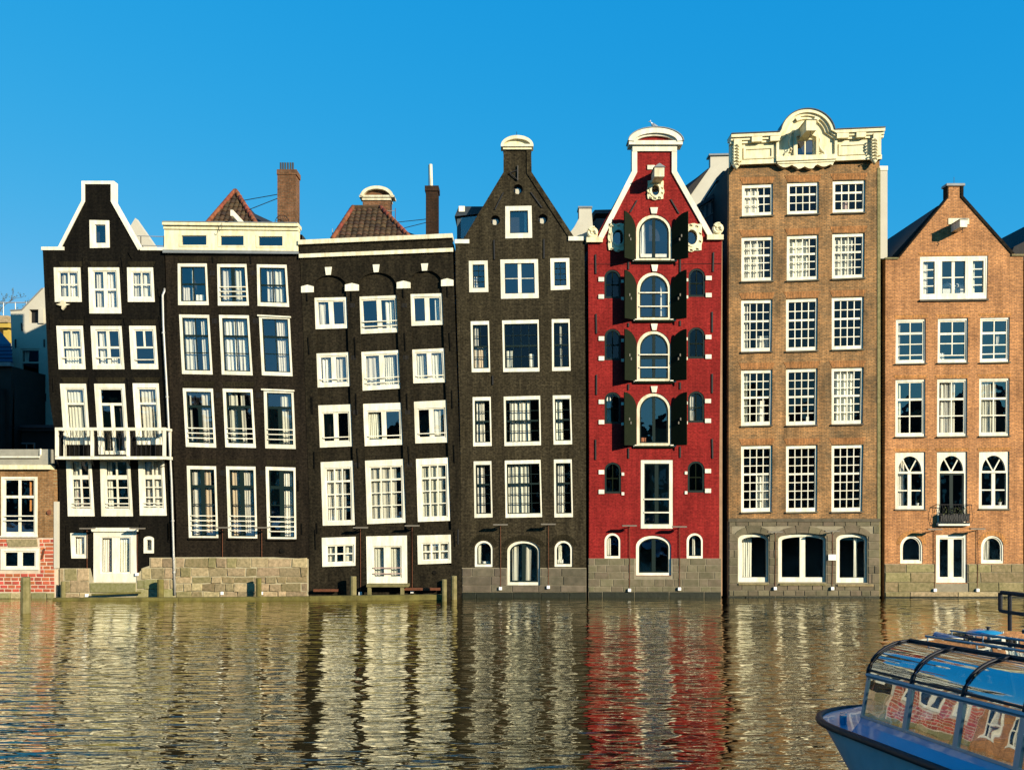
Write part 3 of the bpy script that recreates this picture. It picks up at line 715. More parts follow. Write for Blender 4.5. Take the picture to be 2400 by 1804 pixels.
stones(plh, 213, 321, [1365, 1388], -0.12, 'stone_moss', (), 100, 130, 1.4, 0.8, (0, .02), seed=16)
stones(plh, 213, 321, [1389, 1400], -0.06, ['stone_moss', 'stone_pale'], (), 20, 44, 1.4, 0.8, (0, .02), seed=17)
body(H, 125, 388, 592, 0.34, 6.0)
roof_back(H, [(150, 590), (230, 500), (320, 590)], 0.4, 4.0)

# ---------------------------------------------------------------- dark house with cream attic cornice
H = house('dark_cornice_house', 'dark brown leaning house with flat cream cornice and stone base', 560, 0.0)
o = H['o']
A = dict(fw=(5.5, 6.5, 3.5, 8), sash=2.2)
window(H, (417.7, 618.8, 484, 618.8, 488.5, 714.5, 418.7, 714.5), rows='2/2', rw=4, cw=3, mm='green', cur=[(0, .3, 'curtain', .55, 1), (.35, .45), (.55, .9, 'curtain', .8, 1)], **A)
window(H, (510, 620, 577, 620, 582.7, 715.5, 512, 715.5), rows='2', cw=8, cur=[(0, .4), (.55, .82)], guards=(.58, .72, .87), **A)
window(H, (603, 620.7, 671, 621.7, 677, 718.8, 605, 716.5), rows='2/2', rw=4, cw=2, cur=[(.22, .5), (.53, .9)], **A)
window(H, (421, 738, 489.5, 739, 497.6, 877, 428, 875.6), rows='2/2/2', rw=2, cw=2, rails={0: 5}, cur=[(0, .45), (.7, .92)], **A)
window(H, (514.5, 739, 582.7, 740, 591.4, 879, 521, 877), rows='2/2/2', rw=2, cw=2, rails={0: 5}, cur=[(0, .52), (.55, .7), (.74, .95)], **A)
window(H, (608, 740, 678, 742, 685, 881, 615, 878.5), rows='2/2/2', rw=2, cw=2, rails={0: 5}, cur=[(.5, .98)], **A)
pquad('window_header', [(604, 738), (682, 742), (682, 745.5), (604, 741.5)], -0.09, 0.0, 'white', o)
A['fw'] = (6, 7, 4, 9)
window(H, (429.6, 910.4, 498.3, 911.4, 506, 1048, 437, 1046), rows='1/2:2.6', rw=6, cw=8, cur=[(.55, .93), (.03, .12)], guards=(.72, .82, .92), **A)
window(H, (523, 911.4, 591, 912.4, 599, 1048.6, 529.4, 1047), rows='1/2:2.6', rw=6, cw=9, cur=[(.03, .4), (.55, .72)], guards=(.72, .82, .92), **A)
window(H, (619, 913, 687, 915, 692.4, 1051, 623, 1049.6), rows='1/2:2.6', rw=6, cw=9, cur=[(.52, .95)], guards=(.72, .82, .92), **A)
pquad('window_header', [(613, 911), (690, 914), (690, 917.5), (613, 914.5)], -0.09, 0.0, 'white', o)
A['fw'] = (6, 7, 3.5, 4)
gd = (.70, .775, .85, .925)
window(H, (439, 1092, 505.6, 1093, 511, 1260, 444, 1259.5), rows='2/2:1.1/2:1.9', rails={0: 7}, rw=2, cw=10, cur=[(0, .42), (.5, .85, 'curtain_beige')], guards=gd, sill=4, sillm='wall_darkbrown', **A)
window(H, (531, 1093, 598, 1094, 602.5, 1261, 536.4, 1260), rows='2/2:1.1/2:1.9', rails={0: 7}, rw=2, cw=10, cur=[(0, .36, 'curtain_beige'), (.52, .95)], guards=gd, sill=4, sillm='wall_darkbrown', **A)
window(H, (623.6, 1094, 691.7, 1096, 694, 1262.5, 628, 1262), rows='2/2:1.1/2:1.9', rails={0: 7}, rw=2, cw=10, cur=[(.58, .95)], guards=gd, sill=4, sillm='wall_darkbrown', **A)
wall('wall', [(413, 1310), (727, 1310), (724, 1111), (717, 913), (707.7, 717), (701.5, 594), (385, 594), (391, 750), (403, 1012), (413, 1210)], H['holes'], 0.0, 0.34, 'wall_darkbrown', o)
H2 = dict(o=o, holes=[], y=-0.06)
for x0, x1, yy in ((422, 488, 550), (513, 575, 551), (602, 666, 552)):
    window(H2, (x0, yy, x1, yy+28), fw=(5, 3, 3, 3), rows='1', fm='cream', rec=-0.02)
cor = wall('cornice', [(386, 588), (699, 591), (699, 528), (386, 525)], H2['holes'], -0.06, 0.34, 'cream', o)
MB().prism([(384, 530), (701, 533.5), (701, 525.5), (384, 522)], -0.22, 0.5).obj('cornice_top', 'cream', cor)
MB().prism([(385, 538), (700, 541.5), (700, 533), (385, 529.5)], -0.12, 0.3).obj('cornice_moulding', 'cream', cor)
MB().prism([(384, 594.5), (701, 597), (701, 590.5), (384, 587)], -0.16, 0.3).obj('ledge', 'lead', cor)
MB().prism([(385, 523), (700, 526.5), (700, 524.7), (385, 521.2)], -0.24, 0.5).obj('cornice_flashing', 'lead', cor)
for yy in (640, 752, 926, 1108):
    for x in (493 + (yy-640)*.047, 588 + (yy-640)*.047):
        v = MB()
        for i in range(4): v.prism([(x+i*3.2, yy+6), (x+i*3.2+1.3, yy+6), (x+i*3.2+1.3, yy-6), (x+i*3.2, yy-6)], -0.012, 0.02)
        v.obj('vent_grille', 'iron', o)
for (x0, x1, yy) in ((420, 486, 608), (512, 578, 609), (604, 672, 610), (424, 492, 728), (517, 586, 729), (432, 500, 899), (525, 594, 900), (442, 506, 1081), (534, 598, 1082), (626, 692, 1083)):
    pquad('brick_arch', [(x0, yy+6), (x1, yy+6), (x1+3, yy-5), (x0-3, yy-5)], -0.010, 0.1, 'soldier_dark', o)
anchors(H, [(499, 600, 500, 616), (588, 600, 589, 618), (700, 1125, 700, 1150), (708, 1225, 708, 1252), (730, 930, 731, 968), (395, 1225, 396, 1265)], 'wall_black', 1.0)
MB().tube([pt(661, 1291, -0.04), pt(661, 1291, 0.02)], [0.11, 0.13], 16).obj('wall_boss', 'wall_black', o)
plh = wall('plinth', [(411, 1402), (723, 1402), (723, 1309), (640, 1305), (412, 1305)], [], -0.095, 0.06, 'mortar_pale', o)
stones(plh, 414, 722, [1307, 1329, 1350, 1366, 1385, 1400], -0.11, ['stone_pale', 'stone_pale', 'stone_pale', 'stone_tan'], (), 18, 58, 1.6, 1.7, (0, .06), seed=21)
body(H, 409, 704, 545, 0.34, 6.0)
# tiled roof with hips, hoist beam
ap = pt(552, 449, 2.6)
rf = mesh('roof', [pt(485, 530, .8)-Vector((0, 0, .25)), pt(601, 530, .8)-Vector((0, 0, .25)), ap-Vector((0, 0, .06)), pt(476, 530, 6), pt(660, 530, 6), ap+Vector((0, 3.4, -.06))],
          [(0, 1, 2), (0, 2, 5, 3), (1, 4, 5, 2), (3, 5, 4)], 'rooftile_dark', o)
pantiles(rf, (485, 527, 601, 527), (551, 450), (553, 450), 0.8, 2.6, 12, 8)
a = pt(540, 492, -0.6); b = pt(546, 506, -0.6); c = pt(566, 524, 0.7); d = pt(571, 530, 0.7)
MB().hexa([Vector((a.x, a.y, b.z)), Vector((b.x, a.y, b.z)), Vector((b.x, a.y, a.z)), Vector((a.x, a.y, a.z)),
           Vector((c.x-.06, .7, d.z-.1)), Vector((d.x+.02, .7, d.z-.1)), Vector((d.x+.02, .7, d.z+.2)), Vector((c.x-.06, .7, d.z+.2))]).obj('hoist_beam', 'white', o)
h = pt(520, 523, -0.32)
MB().tube([h, h+Vector((0, 0, -.2)), h+Vector((-.05, 0, -.32)), h+Vector((-.12, 0, -.36)), h+Vector((-.15, 0, -.28))], 0.016, 6).obj('hook', 'iron', o)
ch = MB(); p = pt(650, 530, 1.2); q = pt(693, 408, 1.2); ch.box(p.x, 1.2, p.z, q.x, 2.0, q.z); ch = ch.obj('chimney', 'chimney_brick', rf)
p = pt(648.5, 409, 1.17); q = pt(695, 397, 1.17); MB().box(p.x, 1.17, p.z, q.x, 2.03, q.z).obj('chimney_cap', 'chimney_brick', rf)
for x in (658, 663.5, 669, 675, 681, 686.5):
    p = pt(x, 398, 1.5); MB().tube([p, p+Vector((0, 0, .34))], 0.045, 8).obj('chimney_pot', 'iron', rf)
mb = MB(); c = pt(661, 522, 0.95); mb.tube([c+Vector((0.33*math.cos(t*.16), 0, 0.36*math.sin(t*.16))) for t in range(0, 20)], 0.018, 5)
for t in (0.35, .75, 1.1, 1.5, 1.9, 2.4, 2.8): mb.tube([c, c+Vector((0.33*math.cos(t), 0, 0.36*math.sin(t)))], 0.010, 4)
mb.obj('fan_grille', 'iron', rf)
MB().tube([pt(571, 470, 1.8), pt(650, 456, 1.25)], 0.020, 5).obj('tie_rod', 'iron', rf); MB().tube([pt(584, 491.5, 1.3), pt(650, 465.5, 1.25)], 0.020, 5).obj('tie_rod', 'iron', rf)

# ---------------------------------------------------------------- umber house with blind arches
H = house('blind_arch_house', 'dark leaning house with white window frames, blind arches and tiled roof behind', 890, 0.10)
o = H['o']
B = dict(fw=(10, 9, 8, 10), rows='2', cw=11, rec=-0.08)
window(H, (734, 698.6, 811.7, 697, 815, 768, 738.7, 770.5), cur=[(0, .25)], **B)
window(H, (839, 696, 932, 692.4, 936, 777.4, 844, 781.5), cur=[(.68, .95)], guards=(.75, .92), **B)
window(H, (960, 690, 1037, 688, 1039.6, 760, 963, 762.7), cur=[(.8, .97)], **B)
window(H, (740.7, 829, 817.5, 826, 821, 904, 744, 907), cur=[(.02, .36), (.58, .95)], guards=(.88,), **B)
window(H, (846, 825.4, 937.4, 821, 941, 909, 850, 914.5), cur=[(0, .44), (.55, .92)], guards=(.76, .92), **B)
window(H, (965, 820, 1042, 816.5, 1046, 894.6, 968, 897.4), cur=[(0, .36), (.58, .95)], guards=(.9,), **B)
B['fw'] = (10, 19, 8, 14)
window(H, (746.4, 950.5, 822.5, 948, 825, 1044.7, 750.4, 1047.7), guards=(.88,), **B)
window(H, (851, 947, 942.5, 944, 945, 1041, 855.6, 1044.4), cur=[(0, .34)], guards=(.88,), **B)
window(H, (969.7, 942, 1047.4, 938, 1050, 1035.5, 974, 1038), cur=[(.58, .92)], guards=(.88,), **B)
B = dict(fw=(12, 17, 8, 11), rows='3/3:1.05/3:1.05/3:1.05', rails={0: 4.5}, rw=2.2, cw=3, rec=-0.08)
window(H, (752, 1083.4, 827.4, 1080, 830.7, 1229, 757, 1230.6), cur=[(0, .64), (.7, .78)], **B)
window(H, (855.5, 1080, 947, 1076, 950, 1223.4, 860.5, 1227), cur=[(0, .82)], **B)
window(H, (975.6, 1076, 1051.7, 1072.5, 1054, 1219, 980, 1221.7), cur=[(0, .92)], **B)
B = dict(fw=(12, 20, 6, 10), rows='3/3', rw=3, cw=4, rec=-0.17)
window(H, (755.6, 1260.4, 833, 1257.8, 832.4, 1324, 757, 1326.6), cur=[(0, .32), (.66, 1)], **B)
window(H, (979, 1255, 1055.7, 1253, 1056.7, 1318, 980.6, 1321), cur=[(0, 1)], **B)
window(H, (859.5, 1257, 953, 1255, 954, 1367, 861.5, 1367), fw=(17, 26, 15, 17), rows='2', cw=16, cur=[(0, 1)], name='door', rec=-0.17, guards=(.7, .9), gm='curtain_mauve')
def lr(y_):   # edges of the leaning front
    L = [(574, 702), (805, 712), (979, 718), (1178, 725), (1402, 725)]; R_ = [(552, 1060), (703, 1065), (857, 1070), (1145, 1080), (1402, 1083)]
    def ip(T):
        for (a, b), (c, d) in zip(T, T[1:]):
            if y_ <= c: return b+(d-b)*max(0, (y_-a))/(c-a)
        return T[-1][1]
    return ip(L), ip(R_)
full = [(725, 1402), (1083, 1402), (1080.5, 1145), (1070, 857), (1065, 703), (1060, 552), (702, 566), (712, 805), (718, 979), (725, 1178)]
wall('wall', full, H['holes'], 0.10, 0.40, 'wall_umber', o)
def ipx(a, b, t): return a+(b-a)*t
arches = []
for (cx, rx, yt, ys, xb0, xb1) in ((773.5, 37.5, 645.5, 671, 756, 834), (884.5, 43, 639, 668, 861, 953), (998, 37, 634, 662, 980, 1057.5)):
    P = arcpts(cx, ys, rx, ys-yt, 180, 0, 16)
    arches.append(P + [(xb1, 1241), (xb0, 1244)])
low = []
for q in ((755, 1258, 834, 1328), (858, 1254, 955, 1402), (978, 1252, 1058, 1323)): low.append([(q[0], q[3]), (q[2], q[3]), (q[2], q[1]), (q[0], q[1])])
low[1] = [(860, 1372), (955.5, 1372), (954, 1254), (858.5, 1256)]
wall('pilaster_wall', full, arches + low, -0.02, 0.10-0.003, 'wall_umber', o)
pquad('coping', [(700, 575), (1061, 559), (1061, 549), (700, 564.5)], -0.15, 0.6, 'white_old', o)
pquad('string_course', [(702, 606), (1062, 591.5), (1062, 582.5), (702, 597)], -0.13, 0.02, 'white_old', o)
for x0, x1, y0_, y1_ in ((762, 778, 627, 645.5), (874, 890, 621, 639), (987, 1003.6, 618.7, 635.5)):
    pquad('keystone', [(x0+2.5, y1_), (x1-2.5, y1_-.6), (x1, y0_-.6), (x0, y0_)], -0.07, 0.06, 'white', o)
for x0, x1, y0_, y1_ in ((706.5, 735.6, 669, 686), (809, 841.5, 665, 682.5), (930, 962, 659.5, 676.5), (1034, 1063, 654, 671)):
    pquad('impost', [(x0, y1_+.5), (x1, y1_-.5), (x1, y0_+3), ((x0+x1)/2, y0_-1), (x0, y0_+3)], -0.07, 0.06, 'white', o)
for yy, dx in ((716, 2), (838, 6), (966, 10), (1089, 14)):
    for x in (818, 940):
        v = MB()
        for i in range(4): v.prism([(x+dx+i*3.2, yy+5), (x+dx+i*3.2+1.3, yy+5), (x+dx+i*3.2+1.3, yy-5), (x+dx+i*3.2, yy-5)], -0.032, 0)
        v.obj('vent_grille', 'iron', o)
anchors(H, [(720, 686, 721, 706), (824, 684, 825, 706), (945, 676, 946, 698), (1049, 672, 1050, 697), (723, 790, 726, 831), (832, 790, 834, 838), (949, 780, 951, 822), (1054, 780, 1056, 822),
            (732, 930, 734, 970), (835, 922, 837, 972), (954, 922, 956, 960), (1060, 914, 1061, 957), (737, 1058, 738, 1097), (838, 1050, 841, 1097), (958, 1045, 960, 1087), (1064, 1042, 1066, 1084),
            (743, 1225, 744, 1250), (739, 1240, 741, 1287), (966, 1245, 967, 1283), (1066, 1245, 1067, 1280)], 'wall_black', 1.1, y=-0.02)
MB().tube([pt(1018, 1341, -0.05), pt(1018, 1341, 0.02)], [0.09, 0.14], 16).obj('wall_boss', 'wall_black', o)
body(H, 716, 1062, 566, 0.40, 6.5)
T0, T1 = pt(828, 489, 2.9), pt(892, 489, 2.9)
dn = Vector((0, 0, .2))
rf = mesh('roof', [pt(778, 570, .9)-dn, pt(962, 562, .9)-dn, T1-Vector((0, 0, .06)), T0-Vector((0, 0, .06)), pt(782, 560, 6.3), pt(1000, 560, 6.3), T1+Vector((0, 2.5, -.06)), T0+Vector((0, 2.5, -.06))],
          [(0, 1, 2, 3), (3, 2, 6, 7), (1, 5, 6, 2), (0, 3, 7, 4), (4, 7, 6, 5)], 'rooftile_dark', o)
pantiles(rf, (780, 562, 960, 558), (828, 488), (892, 488), 0.9, 2.9, 13.7, 9)
MB().tube([T0+Vector((-.05, 0, .06)), T1+Vector((.05, 0, .06))], 0.12, 8).obj('ridge_tile', 'pantile', rf)
p, q = pt(850, 500, 3.3), pt(915, 468, 3.3)
cg = MB().box(p.x, 3.3, p.z-.4, q.x, 3.9, q.z).obj('gable_top', 'chimney_brick', rf)
p, q = pt(848.5, 469, 3.24), pt(916.5, 459, 3.24); MB().box(p.x, 3.24, p.z, q.x, 3.95, q.z).obj('gable_band', 'white_old', rf)
P = arcpts(883, 461, 39, 25, 176, 4, 16)
MB().prism(P, 3.36, 3.9, 3.3).obj('tympanum', 'chimney_brick', rf)
MB().ring(P, arcpts(883, 462, 32, 19, 176, 4, 16), 3.15, 3.95, 3.2, closed=False).obj('pediment', 'white_old', rf)
p, q = pt(842, 462, 3.2), pt(924, 457.5, 3.2); MB().box(p.x, 3.18, p.z, q.x, 3.92, q.z).obj('pediment_base', 'white_old', rf)
MB().tube([pt(926.5, 522, 2.4), pt(926.5, 488, 2.4)], 0.018, 5).obj('rail_post', 'rust', rf); MB().tube([pt(926.5, 494, 2.4), pt(908, 494, 2.4)], 0.014, 5).obj('roof_rail', 'zinc', rf)
MB().tube([pt(779, 558, 1.5), pt(779, 536, 1.5)], [0.02, 0.015], 5).obj('rail_post', 'zinc', rf)
p, q = pt(998, 560, 1.2), pt(1026, 437, 1.2); MB().box(p.x, 1.2, p.z, q.x, 1.9, q.z).obj('chimney', 'chimney_dark', rf)
p, q = pt(995.5, 447, 1.15), pt(1028, 435, 1.15); MB().box(p.x, 1.15, p.z, q.x, 1.95, q.z).obj('chimney_cap', 'chimney_dark', rf)
p = pt(1010.5, 437, 1.5); MB().tube([p, p+Vector((-.03, 0, 1.06))], 0.085, 10).obj('flue', 'white_old', rf)
p = pt(1004.5, 440, 1.4); MB().tube([p, p+Vector((-.0, 0, 1.1))], 0.012, 5).obj('antenna', 'iron', rf)
MB().tube([pt(931.6, 521, 1.7), pt(998, 514, 1.3)], 0.018, 5).obj('tie_rod', 'iron', rf); MB().tube([pt(943.6, 535.5, 1.4), pt(998, 522, 1.3)], 0.018, 5).obj('tie_rod', 'iron', rf)

# ---------------------------------------------------------------- olive-brown neck gable house
H = house('olive_gable_house', 'olive brown brick house with tall neck gable and small arched cream pediment', 1220, 0.0)
o = H['o']
E = dict(fw=(4.5, 8.5, 3, 9), sash=2.0, rec=0.0, dep=0.14, gmat='glass_dark')
G = dict(fw=(8, 8, 7, 9), sash=1.5, rec=-0.02)
window(H, (1185, 484.6, 1245, 483.4, 1246.5, 557, 1185.3, 558.4), fw=(10, 10, 8, 11), rows='1', sash=1.6, rec=-0.02, cur=[(.82, .98)])
window(H, (1099.6, 612.5, 1142, 611.7, 1144, 683.7, 1100.7, 684.4), rows='2/2/2/2', rw=1.4, cw=1.4, cur=[(.05, .4, 'curtain', .45, 1)], **G)
window(H, (1173.4, 609.5, 1260, 608.4, 1262, 698, 1175, 699.7), fw=(9, 8, 8, 11), rows='2/2', rw=1.5, cw=8, sash=1.2, rec=-0.02, mm='white')
window(H, (1290.5, 606.5, 1333.4, 605.7, 1335, 677.7, 1291.6, 679.6), rows='2/2/2/2', rw=1.4, cw=1.4, **G)
window(H, (1103, 753, 1146, 752, 1149, 871.6, 1105.6, 872.3), rows='2/2/2/2', rails={1: 4}, rw=1.3, cw=1.3, cur=[(.0, .32), (.02, .9, 'curtain_beige', .5, 1)], **E)
window(H, (1176.8, 751, 1262.5, 749, 1264.4, 870.5, 1179.4, 871.6), rows='4/4/4/4', rails={1: 4}, rw=1.3, cw=1.3, cur=[(.03, .22, 'curtain', .6, 1), (.74, .9, 'curtain', .68, 1)], **E)
window(H, (1293, 748, 1335, 747.4, 1337.5, 868.6, 1294, 869.4), rows='2/2/2/2', rails={1: 4}, rw=1.3, cw=1.3, cur=[(.42, .56)], **E)
for q, n, c in (((1107.7, 930.3, 1150, 929.7, 1152.6, 1044.7, 1109, 1045.6), 2, [(.04, .68)]), ((1180.5, 929.4, 1266, 927, 1268, 1043, 1182.4, 1045), 4, [(.1, .76)]), ((1295.5, 926.4, 1338, 925.8, 1341, 1040.8, 1297.4, 1041.7), 2, [(.04, .55)])):
    window(H, q, rows='/'.join([str(n)]*4), rails={1: 4}, rw=1.3, cw=1.3, cur=c, **E)
for q, n, c in (((1110, 1080.7, 1151.6, 1080, 1154.5, 1212, 1112, 1213), 2, [(.04, .62)]), ((1183, 1079, 1267, 1077, 1270.5, 1211.3, 1185, 1213), 4, [(.02, .68)]), ((1298, 1076.5, 1340, 1075.8, 1343, 1211.3, 1299.4, 1212), 2, [(.04, .6)])):
    window(H, q, rows='/'.join([str(n)]*5), rails={1: 4}, rw=1.3, cw=1.3, cur=c, **E)
window(H, (1113, 1266.5, 1155, 1328), fw=(5, 5, 4, 6), rise=19, sash=1.5, rows='1', rec=0.02, cur=[(0, .3), (.35, .95, 'toy_white', .9, 1)])
window(H, (1300, 1266.5, 1341, 1327.5), fw=(5, 5, 4, 6), rise=19, sash=1.5, rows='1', rec=0.02, cur=[(.1, .4), (.0, .5, 'toy_white', .82, 1)])
window(H, (1189, 1266.5, 1265, 1371), fw=(6, 6, 4, 7), rise=24, sash=3, rows='2', cw=9, rec=0.06, name='door', cur=[(0.05, .28), (.56, .78)])
for cx, cy in ((1214, 443.5), (1160.7, 516), (1272, 513)):
    Q = (cx-11.5, cy-11.5, cx+11.5, cy+11.5)
    q = Quad(Q); ci = [(cx+11.5*math.cos(t*math.pi/10), cy+11.5*math.sin(t*math.pi/10)) for t in range(20)]; ci2 = [(cx+7.5*math.cos(t*math.pi/10), cy+7.5*math.sin(t*math.pi/10)) for t in range(20)]
    H['holes'].append(ci)
    rw_ = MB().ring([(cx+(x-cx)*1.06, cy+(yy-cy)*1.06) for x, yy in ci], ci2, 0.22, 0.30).obj('round_window', 'iron', o)
    MB().prism(ci2, 0.26, 0.266).obj('pane', 'glass', rw_)
    pquad('block', [(cx-6, cy+9), (cx+5, cy+9), (cx+5, cy-3), (cx-6, cy-3)], 0.16, 0.24, 'render_white', o)
upper = [h for h in H['holes'] if max(p[1] for p in h) < 1331]
door = [h for h in H['holes'] if max(p[1] for p in h) >= 1331][0]
wall('wall', [(1083, 1402), (1374, 1402), (1373, 977), (1369.5, 560), (1344.5, 557), (1244, 404), (1244, 350), (1181, 350), (1181, 404), (1087, 561), (1067, 566), (1068.6, 673), (1078, 977)],
     upper + [door], 0.0, 0.34, 'wall_olive', o)
coping(H, [(1245, 352), (1246, 404), (1346, 557)], 11, -0.045, 0.3, 'wall_olive', side=1)
coping(H, [(1087, 559), (1180, 404), (1180, 352)], 5, -0.03, 0.38, 'wall_olive', side=1)
pbox('shoulder_coping', 1066, 562, 1100, 571.5, -0.08, 0.4, 'white', o); pbox('shoulder_coping', 1332, 555, 1367, 565, -0.08, 0.4, 'white', o)
pbox('gable_band', 1179, 345, 1246, 352, -0.10, 0.45, 'cream', o)
P = arcpts(1212, 344, 38, 24, 178, 2, 18)
pe = MB().prism(P, -0.02, 0.4).obj('pediment', 'cream', o)
MB().ring(P, arcpts(1212, 345, 32, 17, 178, 2, 18), -0.16, 0.45, closed=False).obj('pediment_moulding', 'white_old', pe)
pbox('pediment_base', 1174, 341, 1250, 346.5, -0.17, 0.44, 'white_old', o)
MB().tube([pt(1211, 320, 0.2), pt(1211, 309, 0.2)], 0.012, 5).obj('lightning_rod', 'iron', o)
t = MB(); t.tube([pt(1213, 388, -.06), pt(1213, 423, -.06)], 0.03, 6); t.tube([pt(1194, 406, -.06), pt(1212, 399, -.06)], 0.026, 6); t.tube([pt(1194, 406, -.06), pt(1212, 421, -.06)], 0.026, 6); t.obj('iron_bracket', 'iron', o)
anchors(H, [(1158, 563, 1159, 608), (1275, 561, 1275, 606), (1180, 452, 1160, 492), (1244, 451, 1270, 487), (1155, 880, 1155, 902), (1056+18, 1240, 1074, 1275)], 'iron', 1.4)
plh = MB().prism([(1083, 1402), (1188, 1402), (1188, 1330), (1083, 1330)], -0.03, 0.0-0.002).prism([(1266, 1402), (1374, 1402), (1374, 1330), (1266, 1330)], -0.03, -0.002).prism([(1188, 1402), (1266, 1402), (1266, 1372), (1188, 1372)], -0.03, -0.002).obj('plinth', 'mortar_grey', o)
stones(plh, 1083, 1374, [1331, 1350, 1371, 1387], -0.055, 'stone_grey', [(1187, 1200, 1267, 1372)], 48, 78, 0.9, 0.2, (0, .008), seed=31)
stones(plh, 1083, 1374, [1387, 1402], -0.05, 'weed_and_shade', (), 60, 90, 0.6, 0.2, (0, .01), seed=32)  # weed course made taller to paint in the soft shadow at the base
for cx, w_, yy in ((1134, 25, 1263), (1227, 44, 1263), (1320, 25, 1263)):
    r0 = 1285
    MB().ring(arcpts(cx, r0+3, w_+10, 36 if w_ < 30 else 34, 165, 15, 14), arcpts(cx, r0+3, w_, 25 if w_ < 30 else 24, 165, 15, 14), -0.012, 0.05, closed=False).obj('brick_arch', 'soldier_dark', o)
body(H, 1083, 1368, 566, 0.34, 7.0)
roof_back(H, [(1092, 566), (1190, 420), (1238, 420), (1340, 566)], 0.36, 3.2)
# grey dormer beside the gable, white chimney beyond it
dm = MB(); p, q = pt(1071, 566, 1.2), pt(1140, 500, 1.2); dm.box(p.x, 1.2, p.z, q.x, 4.0, q.z); dm = dm.obj('dormer', 'dormer', o)
MB().prism([(1066, 510), (1150, 501), (1150, 487), (1076, 487)], 1.0, 4.2, 1.2).obj('dormer_roof', 'slate', dm)
pbox('dormer_board', 1076, 487, 1090, 500, 0.94, 1.1, 'white', dm, 1.2)
p, q = pt(1080, 560, 1.19), pt(1125, 505, 1.19); MB().box(p.x, 1.17, p.z, q.x, 1.2, q.z).obj('dormer_pane', 'glass', dm)
ch = MB().prism([(1334, 563), (1392, 563), (1386, 486), (1357, 486), (1357, 512), (1346, 532), (1334, 548)], 0.45, 1.1, 0.45).obj('chimney', 'render_white', o)
pbox('chimney_cap', 1355, 484, 1388, 488, 0.4, 1.15, 'lead', ch, 0.45)
# ---------------------------------------------------------------- red warehouse
H = house('red_shuttered_house', 'red painted warehouse with white-edged gable and dark green arched shutters', 1535, 0.0)
o = H['o']
def arched(q, i):
    x0, y0, x1, y1 = q
    cu = {0: [(0, .2)], 1: [(.78, .95)], 2: [], 3: [(.02, .22, 'clay', .9, 1)]}[i]
    W_ = window(H, q, fw=(7, 7, 6, 7), rise=39, sash=3, rows='2' if i != 2 else '2:1.1/2', rw=7, cw=7, rec=0.03, fm='white_old', cur=cu)
    if i == 0: MB().prism([(1502, 603), (1564, 603), (1564, 594), (1502, 594)], 0.10, 0.13).obj('window_box', 'white', W_)
    for gy in {0: (), 1: (686, 718), 2: (831, 861), 3: ()}[i]:
        pbox('guard_rail', x0+5, gy-1.2, x1-5, gy+1.2, -0.02, 0.02, 'white', W_)
    pbox('sill', x0-6, y1-0.5, x1+6, y1+4, -0.12, 0.05, 'shutter', W_)
    pbox('sill_edge', x0-8, y1-3, x0+2, y1+1.5, -0.10, 0.0, 'white', W_); pbox('sill_edge', x1-2, y1-3, x1+12, y1+1.5, -0.10, 0.0, 'white', W_)
    # two open shutters: half-arches hinged at the jambs, standing out from the wall
    Wd = (x1-x0)/2/PXM; Hh = (y1-y0)/PXM; zb = pt(0, y1).z
    for sd in (-1, 1):
        hx = pt(x0 if sd < 0 else x1, 0).x
        d = Vector((sd*0.80, -0.60, 0)).normalized()
        if i == 0 and sd < 0: d = Vector((-0.74, -0.67, 0))
        thk = Vector((-d.y*sd, d.x*sd, 0))*0.05
        prof = [(0.02, 0.02), (Wd, 0.02), (Wd, Hh)]
        for k in range(1, 9):
            a = math.pi/2*k/8; prof.append((Wd*(1-math.sin(a))+0.0, Hh-Wd+Wd*math.cos(a)))
        prof[-1] = (0.02, Hh-Wd)
        A_ = [Vector((hx, -0.02, zb)) + d*u + Vector((0, 0, v)) for u, v in prof]; B_ = [v+thk for v in A_]
        n = len(A_)
        sh = mesh('shutter', A_+B_, [tuple(range(n)), tuple(range(2*n-1, n-1, -1))] + [(k, n+k, n+(k+1) % n, (k+1) % n) for k in range(n)], 'shutter', W_)
        for uu, vv in ((.62, .50), (.50, .43)):
            c = Vector((hx, -0.02, zb)) + d*(Wd*uu) + Vector((0, 0, Hh*vv)) - thk*.3
            MB().box(c.x-.025, c.y-.03, c.z-.06, c.x+.025, c.y+.03, c.z+.06).obj('shutter_latch', 'lampgrey', W_)
for i, q in enumerate(((1491, 503, 1574, 612), (1493, 638, 1572, 751), (1493, 775, 1572, 894), (1492.5, 921, 1572.5, 1045))): arched(q, i)
for x0, x1, y0_, y1_ in ((1523.6, 1541.7, 487, 501.5), (1526, 1542, 621, 636.5), (1525.4, 1541, 759, 774), (1525, 1541, 905, 919.5)):
    pquad('keystone', [(x0+3, y1_), (x1-3, y1_), (x1, y0_), (x0, y0_)], -0.06, 0.1, 'white', o)
